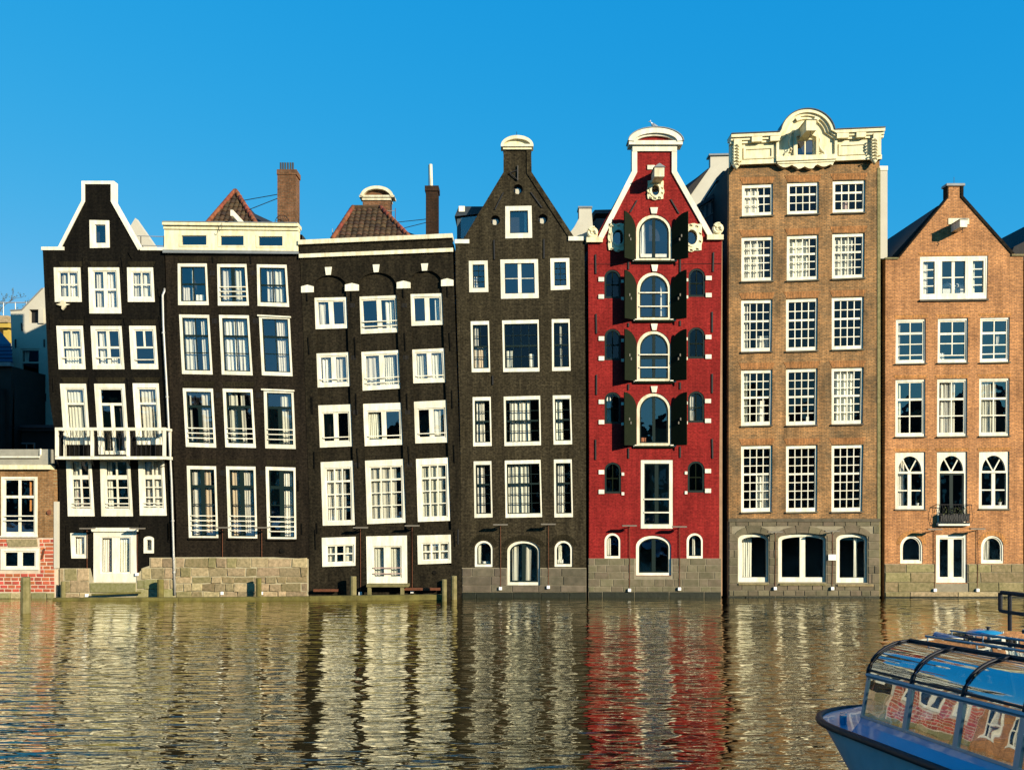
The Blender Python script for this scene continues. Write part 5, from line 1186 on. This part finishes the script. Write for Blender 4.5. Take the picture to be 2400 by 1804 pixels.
# ---------------------------------------------------------------- houses behind the row
YP[0] = 9.0
H = house('white_rear_house', 'white plastered gabled house in shade behind the low brick house', 80, 9.0); o = H['o']
window(H, (46.5, 817, 94, 903.6), fw=(5, 4, 4, 4), rows='1/1:1.8', rw=4, fm='render_white', rec=0.04, cur=[(0, .3, 'curtain', 0, .36)])
window(H, (51, 947, 97, 1040), fw=(5, 4, 4, 4), rows='2/1:1.8', rw=4, cw=2, fm='render_white', rec=0.04, cur=[(.05, .25), (.6, .95, 'curtain', 0, .4)])
H['holes'].append([(68.6, 757), (91, 757), (91, 725), (68.6, 725)])
wall('wall', [(27, 1150), (260, 1150), (260, 640), (140, 638), (101, 676), (52, 727), (24.5, 728), (27, 800)], H['holes'], 9.0, 9.34, 'render_white', o)
pbox('hatch', 92, 724, 104, 758, 8.9, 9.0, 'render_white', o); pbox('attic_opening', 68, 724, 92, 758, 9.25, 9.30, 'iron', o)
coping(H, [(24, 728.5), (52, 727), (101, 676)], 2.5, 8.95, 9.4, 'lead', side=-1)
anchors(H, [(51, 757, 52, 775), (37, 795, 37, 814), (104, 795, 104, 813), (41, 920, 40, 938), (107, 922, 107, 940)], 'iron', 1.4)
body(H, 27, 260, 728, 9.34, 16)
YP[0] = 6.5
H = house('dark_shed', 'dark unlit extension roof in front of the white rear house', 70, 6.5, 'shed'); o = H['o']
window(H, (41, 1038, 82, 1062), fw=(2, 2, 2, 2), rows='2', cw=2, fm='lead')
wall('wall', [(-60, 1150), (140, 1150), (140, 1003), (-60, 1003)], H['holes'], 6.5, 6.8, 'body', o)
pbox('flat_roof', -62, 996, 140, 1003, 6.3, 7.6, 'slate', o); pbox('hand_rail', 20, 1006, 140, 1010, 6.2, 6.28, 'iron', o)
body(H, -60, 140, 1003, 6.8, 8.6)
YP[0] = 5.5
H = house('slate_roof_house', 'dark house with blue slate roof at the picture edge', 0, 5.5); o = H['o']
window(H, (-40, 880, -8, 980), fw=4, rows='2/2')
wall('wall', [(-120, 1150), (20, 1150), (21, 1000), (28, 858), (-120, 858)], H['holes'], 5.5, 5.8, 'body', o)
pbox('gutter', -122, 850, 30, 859, 5.25, 5.6, 'lead', o)
mesh('roof', [pt(30, 850, 5.4), pt(26, 806, 6.2), pt(0, 776, 7.4), pt(-120, 776, 7.4), pt(-120, 806, 6.2), pt(-120, 850, 5.4), pt(30, 850, 9.2), pt(0, 776, 8.2), pt(-120, 776, 8.2), pt(-120, 850, 9.2)], [(0, 1, 4, 5), (1, 2, 3, 4), (2, 7, 8, 3), (7, 6, 9, 8), (0, 6, 7, 2, 1), (5, 4, 3, 8, 9)], 'slate_blue', o)
for k in range(5):
    yy = 813+k*8.5; MB().tube([pt(-30, yy-1, 5.4+.85*(850-yy)/44-.04), pt(28.5, yy, 5.4+.85*(850-yy)/44-.04)], 0.035, 6).obj('slate_course', 'slate_blue', o)
body(H, -120, 26, 858, 5.8, 9)
YP[0] = 24.0
T = thing('yellow_terrace_building', 'yellow roof terrace with stone parapet far behind the white house', 'building', pt(0, 1000, 24))
pbox('wall', -120, 800, 30, 1300, 24.4, 30, 'render_white', T); pbox('parapet', -120, 742, 26, 758, 23.6, 24.6, 'stone_pale', T)
pbox('canopy', -120, 757, 26, 769, 23.7, 28, 'yellow', T); pbox('column', 8, 769, 20, 802, 24.0, 24.5, 'yellow', T); pbox('column', -28, 769, -16, 802, 24.0, 24.5, 'yellow', T)
for i, x in enumerate((-20, 8, 36, 62)): MB().tube([pt(x, 744, 24), pt(x, 708, 24)], 0.035, 6).obj('rail_post', 'zinc', T)
MB().tube([pt(-60, 709, 24), pt(66, 709, 24)], 0.04, 6).obj('hand_rail', 'zinc', T); pbox('rail_pane', -60, 712, 64, 742, 24.0, 24.02, 'glass', T)
YP[0] = 0.0
def tree(label, px, py_top, py_base, y, h_spread, seed, n=3):
    rnd = random.Random(seed); base = pt(px, py_base, y); top = pt(px, py_top, y); Hh = top.z-base.z
    T = thing('bare_tree', label, 'tree', base, 'bare trees behind the white house')
    tw = MB(); tr = MB(); lf = MB()
    def grow(p, d, L, r, lev):
        pts = [p]; q = p.copy(); dd = d.copy()
        for i in range(4):
            dd = (dd+Vector((rnd.gauss(0, .16), rnd.gauss(0, .16), rnd.gauss(.04, .1)))).normalized(); q = q+dd*L/4; pts.append(q)
        (tr if lev < 2 else tw).tube(pts, [r*(1-.13*i) for i in range(5)], 5, cap=False)
        if lev < 4:
            for i in range(rnd.choice((3, 4))):
                k = rnd.randint(2, 4); a = rnd.random()*6.28; s = Vector((math.cos(a), math.sin(a), rnd.uniform(.35, 1.1))).normalized()
                grow(pts[k], (dd*.5+s*.8).normalized(), L*rnd.uniform(.55, .75), r*.5, lev+1)
        else:
            for i in range(2):
                c = pts[rnd.randint(2, 4)]; a = Vector((rnd.gauss(0, 1), rnd.gauss(0, 1), rnd.gauss(0, 1))).normalized()*.10; b = Vector((rnd.gauss(0, 1), rnd.gauss(0, 1), rnd.gauss(0, 1))).normalized()*.07
                n0 = len(lf.v); lf.v += [c, c+a, c+a+b, c+b]; lf.f.append((n0, n0+1, n0+2, n0+3))
    grow(base, Vector((0, 0, 1)), Hh*.42, .16, 0)
    tr.obj('trunk', 'bark', T); tw.obj('crown', 'bark', T); mesh('leaves', lf.v, lf.f, 'leaf', T, fix=False)
tree('bare tree showing above the yellow terrace', 4, 655, 830, 30, 2, 5)
tree('small bare tree peeking over the white gable', 84, 676, 800, 30, 2, 9)
T = thing('rear_white_gable', 'small white gable peeking out beside the black gabled house', 'house', pt(330, 600, 5))
MB().prism([(296, 640), (400, 640), (372, 590), (317, 511), (296, 545)], 5, 5.4, 5).obj('wall', 'render_white', T)
mesh('roof', [pt(317, 511, 5.4), pt(400, 630, 5.4), pt(400, 640, 10), pt(317, 520, 10)], [(0, 1, 2, 3)], 'rooftile_dark', T)
T2 = thing('roof_rail', 'thin metal roof railing running behind the cream cornice', 'railing', pt(350, 585, 2.5))
for yy in (554, 576): MB().tube([pt(322, yy-1, 2.5), pt(388, yy+1, 2.5)], 0.022, 5).obj('rail', 'zinc', T2)
for x in (330, 384): MB().tube([pt(x, 590, 2.5), pt(x, 553, 2.5)], 0.022, 5).obj('post', 'iron', T2)
T = thing('rear_white_house', 'cream plastered stepped gable between the red and the tall brown house', 'house', pt(1680, 600, 8))
MB().prism([(1606, 700), (1745, 700), (1745, 363), (1665, 365), (1665, 392), (1620, 456), (1606, 470)], 8, 8.4, 8).obj('wall', 'render_white', T)
MB().prism([(1661, 366), (1745, 364), (1745, 360), (1661, 362)], 7.9, 8.6, 8).obj('coping', 'lead', T)
mesh('roof', [pt(1664, 394, 8.4), pt(1608, 474, 8.4), pt(1575, 490, 13), pt(1600, 440, 13)], [(0, 1, 2, 3)], 'rooftile_dark', T)
mesh('roof_slope', [pt(1663, 392, 7.9), pt(1613, 440, 7.9), pt(1604, 440, 8.3), pt(1616, 462, 7.95)], [(0, 1, 2), (0, 2, 3), (0, 3, 1), (1, 3, 2)], 'rooftile_dark', T)
T = thing('grey_dormer_house', 'dark roof with grey side dormer wedged between red and tall brown house', 'house', pt(1690, 700, 3))
YP[0] = 3.0
pquad('wall', [(1679, 720), (1716, 720), (1716, 418), (1679, 424)], 3.0, 7.0, 'slate', T); pquad('flat_roof', [(1676, 428), (1716, 412), (1716, 403), (1692, 404), (1676, 421)], 2.8, 7.2, 'dormer', T)
dm = pquad('dormer', [(1637, 530), (1679, 530), (1679, 455), (1640, 480)], 3.4, 6.5, 'dormer', T)
pquad('dormer_roof', [(1633, 486), (1681, 458), (1681, 447), (1636, 476)], 3.2, 6.7, 'slate', dm)
for k in range(3):
    a = 1645+k*11.5; t = 484-(a-1640)*.62
    fr = MB().ring([(a, t+32), (a+10, t+26), (a+10, t-6), (a, t)], [(a+1.6, t+29), (a+8.4, t+25), (a+8.4, t-2), (a+1.6, t+2)], 3.34, 3.42).obj('window', 'lead', T)
    pquad('pane', [(a+1, t+30), (a+9, t+26), (a+9, t-3), (a+1, t+1)], 3.38, 3.386, 'glass', fr)
YP[0] = 1.6
T = thing('blue_dormer', 'blue grey dormer roof behind the scroll of the red gable', 'dormer', pt(1400, 560, 1.6))
pquad('wall', [(1368, 575), (1440, 575), (1440, 512), (1398, 512), (1372, 545)], 1.6, 4.5, 'dormer', T); pquad('roof', [(1362, 546), (1366, 538), (1395, 503), (1440, 503), (1440, 494), (1393, 495), (1361, 536)], 1.4, 4.6, 'slate', T)
YP[0] = 0.0

# ---------------------------------------------------------------- drainpipe, lamps, waterside timber
T = thing('drainpipe', 'pale metal drainpipe between the black gabled house and the cornice house', 'pipe', pt(408, 1396, -.1))
MB().tube([pt(386, 677, .0), pt(385, 682, -.1), pt(381, 692, -.12), pt(382.5, 761, -.12), pt(391.5, 923, -.12), pt(402, 1131, -.12), pt(407, 1300, -.12), pt(409.5, 1394, -.13)], 0.055, 8).obj('pipe', 'zinc', T, smooth=True)
for x, yy in ((383, 780), (392, 930), (399, 1075), (405, 1220), (408.5, 1340)): MB().tube([pt(x, yy-2, -.12), pt(x, yy+2, -.12)], 0.075, 8).obj('pipe_clamp', 'zinc', T)
names = ['black gabled house', 'cream cornice house', 'blind arch house', 'olive gable house', 'red warehouse', 'tall brown house', 'orange brick house']
for i, (xa, ya, xb, yb_, bot, bot2) in enumerate(((205, 1238, 322, 1238, 1394, 1345), (522, 1236, 614, 1236, 1389, 1389), (845, 1236, 966, 1231.5, 1390, 1385), (1173, 1229, 1285, 1228, 1378, 1375), (1475, 1231.5, 1592, 1234, 1382, 1379), (1816, 1246, 1950, 1244, 1378, 1378), (2190, 1240, 2290, 1239, 1382, 1382))):
    prev = names[i-1] if i else 'low brick house'; nxt = names[i+1] if i < 6 else 'picture edge'
    lamp(xa, ya, bot, f'thin T-shaped lamp on the {names[i]}, on the side of the {prev}')
    lamp(xb, yb_, bot2, f'thin T-shaped lamp on the {names[i]}, on the side of the {nxt}')
T = thing('fender_beam', 'long mossy timber fender beam along the water below the dark houses', 'beam', (-12, -0.9, 0)); T['kind'] = 'thing'
for i, (x0, x1, z0, z1) in enumerate(((126, 420, .10, .12), (421, 725, .12, .17), (726, 1042, .18, .26))):
    a, b = pt(x0, 0, -.9).x, pt(x1, 0, -.9).x
    MB().hexa([Vector((a, -1.02, z0-.24)), Vector((b, -1.02, z1-.24)), Vector((b, -1.02, z1)), Vector((a, -1.02, z0)), Vector((a, -.76, z0-.24)), Vector((b, -.76, z1-.24)), Vector((b, -.76, z1)), Vector((a, -.76, z0))]).obj('timber', 'timber_moss', T)
def post(px, ytop, y, r, label, m='timber', lean=0.0):
    t = pt(px, ytop, y); o = MB()
    n = 10; pts = [(t.x+lean, y, -1.2), (t.x+lean*.5, y, t.z*.5), (t.x, y, t.z-.02), (t.x, y, t.z)]
    o.tube(pts, [r*1.05, r, r*.97, r*.86], n); ob = o.obj('mooring_post', m); tag(ob, label, 'post', 'wooden mooring posts')
    return ob
post(60, 1352, -5.2, 0.19, 'weathered wooden mooring post standing free in the water before the low house')
post(148, 1362, -.55, 0.11, 'short pale post at the corner of the low and black houses')
post(376, 1357, -.62, 0.15, 'wooden post beside the drainpipe foot of the black gabled house', 'timber_moss')
post(606, 1354, -.62, 0.13, 'wooden post against the stone base of the cornice house', 'timber_moss')
post(828, 1350, -.62, 0.15, 'wooden post beside the white door of the blind arch house')
post(1041, 1357, -1.2, 0.12, 'slim wooden post at the end of the fender beam')
post(1064, 1349, -.62, 0.14, 'wooden post before the corner of the olive gable house')
for (x0, x1, yy, lb) in ((735, 792, 1383, 'rusty red rail on the wall beside the post of the blind arch house'), (944, 1032, 1380, 'rusty red rail on the wall between white door and olive gable house')):
    a, b = pt(x0, yy, -.3), pt(x1, yy, -.3); tag(MB().box(a.x, -.36, a.z-.05, b.x, -.22, a.z+.06).obj('wall_rail', 'rust'), lb, 'rail')
T = thing('door_step', 'wooden landing step below the white door of the blind arch house', 'step', pt(908, 1390, -.5))
a, b = pt(859, 1372, -.6), pt(957, 1367, -.6); MB().box(a.x, -.62, a.z-.06, b.x, -.03, a.z+.06).obj('tread', 'timber', T)
for x in (866, 943): p = pt(x, 0, -.5); MB().box(p.x-.08, -.58, -.3, p.x+.08, -.40, a.z-.06).obj('leg', 'timber', T)
tag(MB().tube([pt(215, 1393, -.35), pt(330, 1388, -.35)], .05, 8).obj('mossy_rail', 'timber_moss'), 'low mossy rail under the white door of the black gabled house', 'rail')

# gull on the red gable
g = pt(1531, 302, -.2)
gl = thing('seagull', 'white and grey seagull perched on top of the red gable', 'bird', g)
def ell(c, rx, ry, rz, seg=10, ringn=8, rot=0.0):
    rows = []
    for i in range(ringn+1):
        a = math.pi*i/ringn; rows.append([Vector((math.cos(a)*rx, math.sin(a)*math.cos(2*math.pi*j/seg)*ry, math.sin(a)*math.sin(2*math.pi*j/seg)*rz)) for j in range(seg)])
    R = Matrix.Rotation(rot, 3, 'Y'); return [[c+R @ v for v in r] for r in rows]
mb = MB()
prof = [(-.17, .30, .005), (-.15, .33, .035), (-.13, .36, .05), (-.115, .31, .045), (-.10, .25, .055), (-.06, .19, .085), (0, .15, .10), (.08, .12, .085), (.16, .085, .05), (.24, .06, .025), (.30, .045, .008)]
rows = []
for x, z, r in prof: rows.append([g+Vector((x+.05*math.sin(t*math.pi/5)*(.3 if x > -.1 else 0), r*.85*math.cos(t*math.pi/5), z+r*math.sin(t*math.pi/5))) for t in range(10)])
mb.grid(rows, closed=True); mb.obj('gull_body', 'gull_white', gl, smooth=True)
for s in (-1, 1):
    w_ = MB().grid([[g+Vector((x, s*(r*.9+.012), z+r*q)) for q in (.75, .2, -.35)] for x, z, r in ((-.06, .19, .06), (0, .16, .09), (.1, .115, .075), (.2, .08, .045), (.31, .05, .012))]); w_.obj('wing', 'gull_grey', gl, smooth=True)
    MB().tube([g+Vector((.02, s*.03, 0)), g+Vector((.02, s*.03, .08))], .008, 5).obj('leg', 'gull_beak', gl)
MB().tube([g+Vector((-.165, 0, .338)), g+Vector((-.225, 0, .325))], [.014, .003], 6).obj('beak', 'gull_beak', gl)
# two white armchairs behind the wide attic window
for i, (x, wd, lb) in enumerate(((2220, 13, 'rounded white armchair behind the wide attic window, nearest the picture centre'), (2246, 10, 'smaller white armchair behind the wide attic window'))):
    t = thing('armchair', lb, 'armchair', pt(x, 698, .8))
    p, q = pt(x-wd, 694, .6), pt(x+wd, 678, .6); MB().box(p.x, .5, p.z, q.x, 1.0, q.z).obj('seat', 'toy_white', t)
    mb = MB(); mb.tube([pt(x-wd, 690, .8), pt(x-wd*.9, 674, .85), pt(x, 668, .95), pt(x+wd*.9, 674, .85), pt(x+wd, 690, .8)], .13, 8); mb.obj('backrest', 'toy_white', t, smooth=True)
# plants in pots on the lower sills of the orange house
for i, (x, yy, lb) in enumerate(((2150, 1186, 'small pot plant on the arched window sill near the dark gap'), (2343, 1184, 'small pot plant on the arched window sill near the picture edge'))):
    t = thing('pot_plant', lb, 'plant', pt(x, yy, .22)); c = pt(x, yy, .22)
    MB().tube([c+Vector((0, 0, -.02)), c+Vector((0, 0, .16))], [.06, .085], 8).obj('pot', 'toy_white', t)
    mb = MB(); rnd = random.Random(i)
    for k in range(14):
        a = rnd.random()*6.28; d = Vector((math.cos(a)*.16, math.sin(a)*.06, rnd.uniform(.1, .32))); s = Vector((-d.y, d.x, 0)).normalized()*.03 if d.xy.length else Vector((.03, 0, 0))
        b0 = c+Vector((0, 0, .15)); n = len(mb.v); mb.v += [b0, b0+d*.6+s, b0+d, b0+d*.6-s]; mb.f.append((n, n+1, n+2, n+3))
    mesh('leaves', mb.v, mb.f, 'leaf', t, fix=False)

# ---------------------------------------------------------------- the row goes on beyond the picture edge (mirrored in the boat's panes)
for i, (x0, x1, zt, m, lb) in enumerate(((-560, -142, 880, 'wall_orange', 'red brick house beyond the low house, mirrored in the boat windows'), (-1100, -562, 760, 'render_white', 'pale plastered house farther along the row, mirrored in the boat windows'))):
    H = house('row_house', lb, (x0+x1)/2, -0.3)
    for r in range(3):
        for k in range(4):
            cx = x0+(x1-x0)*(k+.5)/4; yy = zt+60+r*165
            if yy < 1330: window(H, (cx-32, yy, cx+32, min(yy+105, 1370)), fw=8, rows='2/2', cw=4, rw=4, cur=[(0, .3)])
    wall('wall', [(x0, 1402), (x1, 1402), (x1, zt), (x0, zt)], H['holes'], -0.3, 0.05, m, H['o']); pbox('cornice', x0-4, zt-14, x1+2, zt, -0.6, 0.2, 'white', H['o']); body(H, x0, x1, zt, 0.05, 6)
# ---------------------------------------------------------------- houses of the opposite quay, seen only mirrored in glass and water
rnd = random.Random(3); x = -84
k = 0
while x < 90:
    wd = rnd.uniform(7, 11); zt = rnd.uniform(13.0, 17.0); rz = zt+rnd.uniform(1.5, 3.5)
    T = thing('opposite_house', 'dark house of the opposite quay, seen only mirrored in the window panes', 'house', (x+wd/2, -84, 1.6), 'houses of the opposite quay')
    MB().box(x, -95, 1.55, x+wd-.05, -84, zt).obj('wall', ('brick_plain', 'body', 'stone_grey')[k % 3], T)
    vs = [(x, -84, zt), (x+wd-.05, -84, zt), (x+wd/2, -84, rz), (x, -95, zt), (x+wd-.05, -95, zt), (x+wd/2, -95, rz)]
    mesh('roof', [Vector(v) for v in vs], [(0, 1, 2), (3, 5, 4), (0, 2, 5, 3), (1, 4, 5, 2), (0, 3, 4, 1)], 'rooftile_dark', T)
    for fl in range(3):
        for j in range(3):
            cx = x+wd*(j+.5)/3; z0 = 3.2+fl*3.2; MB().box(cx-.55, -83.99, z0, cx+.55, -83.9, z0+1.9).obj('window', 'white', T)
    x += wd; k += 1

# ---------------------------------------------------------------- canal tour boats
def boat(name, label, C0, second=False):
    f = Vector((-.18, .984, 0)); n = Vector((.984, .18, 0)); C0 = Vector(C0)
    T = thing(name, label, 'boat', C0)
    def P(s, l, z): return C0+f*s+n*l+Vector((0, 0, z))
    LEN = 13.0
    def zg(s): return .99-.055*s if s < 0 else .99-.07*s
    def outl(t, N=30):
        send = 1.15+.95*t; L = 1.9+.2*t; bm = 1.55+.17*t; p = 2.2+.2*t
        pts = []
        for i in range(N+1):
            q = i/N; s = send-(send+LEN)*q**2.2; u = (s-(send-L))/L
            b = bm if u <= 0 else bm*max(0, 1-u**p)**(1/p); pts.append((s, b))
        return pts
    rows_n, rows_f = [], []
    for t in (-.25, 0, .2, .45, .7, .9, 1.0):
        tt = max(0, t); pts = outl(tt); z = lambda s: (zg(s)*t if t >= 0 else t)
        rows_n.append([P(s, -b, z(s)) for s, b in pts]); rows_f.append([P(s, b, z(s)) for s, b in pts])
    MB().grid(rows_n).grid(rows_f).obj('hull', 'boat_hull', T, smooth=True)
    g1 = outl(1.0)
    MB().tube([P(s, -b-.02, zg(s)) for s, b in reversed(g1)]+[P(s, b+.02, zg(s)) for s, b in g1[1:]], .065, 8).obj('rubbing_strake', 'rubber', T, smooth=True)
    # deck, slightly domed
    dk = MB(); rows = []
    for s, b in g1: rows.append([P(s, b*k, zg(s)+.05*(1-k*k)) for k in (-1, -.75, -.4, 0, .4, .75, 1)])
    dk.grid(rows).obj('deck', 'boat_deck', T, smooth=True)
    dz = -.62 if second else 0.0
    wb = lambda s: 1.25-.053*s+dz*.2; wt = lambda s: 1.92-.057*s+dz
    zr = lambda s: 2.475-.062*s+dz
    LB, LT, LR = 1.45, 1.33, (1.05 if second else .55)
    S0 = 0.0; pitch = 1.17; nw = 8
    # coaming below the windows
    co = MB(); ss = [S0-pitch*i for i in range(nw+1)]
    front = [(S0+.55*math.cos(a*math.pi/12)**.8 if a < 6 else S0, -LB*math.sin(a*math.pi/12)) for a in range(0, 7)]
    for sd in (-1, 1):
        co.grid([[P(s, sd*(LB+.20), zg(s)+.0) for s in ss], [P(s, sd*(LB+.05), zg(s)+.16) for s in ss], [P(s, sd*LB, wb(s)) for s in ss], [P(s, sd*(LB-.05), wb(s)) for s in ss]])
    co.obj('coaming', 'boat_blue', T)
    for sd in (-1, 1):
        for i in range(nw):
            sa, sb = S0-pitch*i, S0-pitch*(i+1)
            c4 = [(sa, LB, wb(sa)), (sb, LB, wb(sb)), (sb, LT, wt(sb)), (sa, LT, wt(sa))]
            def cp(u, v, d):
                a = Vector(c4[0]).lerp(Vector(c4[1]), u); b = Vector(c4[3]).lerp(Vector(c4[2]), u); q = a.lerp(b, v); return P(q.x, sd*(q.y+d), q.z)
            e = .042
            o4 = [(0, 0), (1, 0), (1, 1), (0, 1)]; i4 = [(e, e*1.2), (1-e, e*1.2), (1-e, 1-e), (e, 1-e)]
            vs = [cp(u, v, .02) for u, v in o4]+[cp(u, v, .02) for u, v in i4]+[cp(u, v, -.03) for u, v in o4]+[cp(u, v, -.03) for u, v in i4]
            fs = []
            for k in range(4):
                j = (k+1) % 4; fs += [(k, j, 4+j, 4+k), (8+k, 12+k, 12+j, 8+j), (k, 8+k, 8+j, j), (4+k, 4+j, 12+j, 12+k)]
            W_ = mesh('window', vs, fs, 'alu', T)
            tl = random.gauss(0, .006)
            gp = [cp(u, v, -.005+tl*(u-.5)) for u, v in i4]; gp += [cp(u, v, -.012+tl*(u-.5)) for u, v in i4]
            mesh('pane', gp, [(0, 1, 2, 3), (7, 6, 5, 4), (0, 4, 5, 1), (1, 5, 6, 2), (2, 6, 7, 3), (3, 7, 4, 0)], 'boat_glass', W_)
    # curved roof glass and ribs
    def arc(s, k, m=10, off=0.0):
        th = math.pi/2*k/m; return (LT+off-(LT-LR)*(1-math.cos(th)), wt(s)+(zr(s)+off-wt(s))*math.sin(th))
    m = 10
    for sd in (-1, 1):
        for i in range(nw):
            sa, sb = S0-pitch*i-.03, S0-pitch*(i+1)+.03; rows = []
            for k in range(m+1): rows.append([P(s, sd*arc(s, k)[0], arc(s, k)[1]) for s in (sa, (sa+sb)/2, sb)])
            mb = MB().grid(rows); rows2 = [[p+Vector((0, 0, -.008)) for p in r] for r in rows]; mb.grid(rows2); mb.obj('roof_pane', 'boat_glass', T, smooth=True)
        for i in range(nw+1):
            s = S0-pitch*i; MB().tube([P(s, sd*arc(s, k, m, .015)[0], arc(s, k, m, .015)[1]) for k in range(m+1)], .024, 6).obj('roof_rib', 'rubber', T, smooth=True)
        MB().tube([P(s, sd*(LT+.01), wt(s)+.02) for s in ss], .04, 6).obj('cant_rail', 'alu', T)
        MB().tube([P(s, sd*(LT-.02), wt(s)+.10) for s in ss], .022, 6).obj('roof_gasket', 'rubber', T)
        MB().tube([P(S0, sd*LR, zr(S0)+.02), P(ss[-1], sd*LR, zr(ss[-1])+.02)], .03, 6).obj('roof_edge', 'rubber', T)
        MB().tube([P(S0-.35, sd*(LR-.04), zr(S0-.35)+.12), P(ss[-1], sd*(LR-.04), zr(ss[-1])+.12)], .02, 6).obj('roof_rail', 'alu', T)
        for i in range(nw): s = S0-.4-pitch*i; MB().tube([P(s, sd*(LR-.04), zr(s)), P(s, sd*(LR-.04), zr(s)+.12)], .014, 5).obj('rail_stanchion', 'alu', T)
    MB().grid([[P(s_, l, zr(s_)+h) for s_ in (S0, ss[-1])] for l, h in ((-LR, .01), (-.2, .04), (.2, .04), (LR, .01))]).obj('roof_panel', 'boat_glass', T)
    # curved windscreen at the bow
    rows = []
    for k in range(m+1):
        l, z = arc(S0, k, m); row = []
        for a in range(-8, 9):
            t = a/8; row.append(P(S0+.34*(1-t*t)*(1-.5*k/m), t*l, z))
        rows.append(row)
    lowr = [[P(S0+.34*(1-(a/8)**2)*1.15, a/8*LB, wb(S0)) for a in range(-8, 9)]]
    MB().grid(lowr+rows).obj('windscreen', 'boat_glass', T, smooth=True)
    MB().grid([[P(S0+.34*(1-(a/8)**2)*1.2, a/8*(LB+.12), zg(0)) for a in range(-8, 9)], lowr[0]]).obj('front_coaming', 'boat_blue', T, smooth=True)
    MB().tube([P(S0+.34*(1-(a/8)**2)*1.17, a/8*LB, wb(S0)) for a in range(-8, 9)], .03, 6).obj('windscreen_frame', 'alu', T)
    # inside
    MB().grid([[P(s, l, .55) for l in (-1.4, 1.4)] for s in (S0, ss[-1])]).obj('cabin_floor', 'boat_inside', T)
    MB().grid([[P(ss[-1], l, z) for l in (-1.3, 1.3)] for z in (.5, 2.3)]).obj('bulkhead', 'boat_inside', T)
    for i in range(nw-1):
        for sd in (-1, 1):
            s = S0-.75-pitch*i
            q = [P(s, sd*.45, .9), P(s, sd*1.25, .9), P(s-.42, sd*1.25, .9), P(s-.42, sd*.45, .9)]
            MB().hexa(q+[v+Vector((0, 0, .10)) for v in q]).obj('seat', 'seat', T)
            q = [P(s-.36, sd*.45, .9), P(s-.36, sd*1.25, .9), P(s-.43, sd*1.25, .9), P(s-.43, sd*.45, .9)]
            MB().hexa(q+[v-f*.06+Vector((0, 0, .58)) for v in q]).obj('seat_back', 'boat_inside', T)
            q = [P(s+.0, sd*.55, 1.22), P(s+.0, sd*1.25, 1.22), P(s+.25, sd*1.25, 1.22), P(s+.25, sd*.55, 1.22)]
            if i % 2 == 0: MB().hexa(q+[v+Vector((0, 0, .03)) for v in q]).obj('table', 'seat', T)
    for s, l in ((.80, -1.30), (.62, -1.42)):
        MB().tube([P(s, l, zg(s)), P(s, l, zg(s)+.17), P(s, l, zg(s)+.18)], [.055, .055, .065], 10).obj('bollard', 'boat_blue', T)
    if second:
        MB().tube([P(-.35, -.1, zr(0)), P(-.35, -.1, zr(0)+.08), P(-.35, -.1, zr(0)+.18), P(-.35, -.1, zr(0)+.20)], [.05, .03, .03, .07], 8).obj('horn', 'rubber', T)
        for s_ in (-.25, -1.9):
            rr = [[v for v in r] for r in ell(P(s_, -.1, zr(0)-.02), .45, .38, .16)]; MB().grid(rr, closed=True).obj('roof_fairing', 'boat_blue', T, smooth=True)
        for sd in (-1, 1): MB().tube([P(S0, sd*(LR+.05), zr(0)+.0), P(ss[-1], sd*(LR+.05), zr(0)+.0)], .075, 8).obj('roof_trim', 'boat_blue', T)
    return T, P, ss
T1, P1, ss1 = boat('tour_boat', 'blue glass-roofed canal tour boat moored nearest, bow toward the houses', (7.237, -26.84, 0))
T2, P2, ss2 = boat('tour_boat', 'second blue tour boat lying behind the nearest one, black railing on its roof', (10.36, -22.2, 0), True)
# black pipe railing standing on the second boat
rl = MB().tube([P2(-.6, 0, 2.44), P2(-.6, 0, 2.80), P2(-.63, 0, 2.83), P2(-6, 0, 3.0)], .045, 8).obj('roof_railing', 'rubber', T2)
MB().tube([P2(-.6, 0, 2.44), P2(-.66, 0, 2.43), P2(-6, 0, 2.58)], .04, 8).obj('lower_rail', 'rubber', rl)
for s_ in (-.88, -2.7, -4.5): MB().tube([P2(s_, 0, 2.84), P2(s_, 0, 2.05)], .042, 8).obj('railing_post', 'rubber', rl)
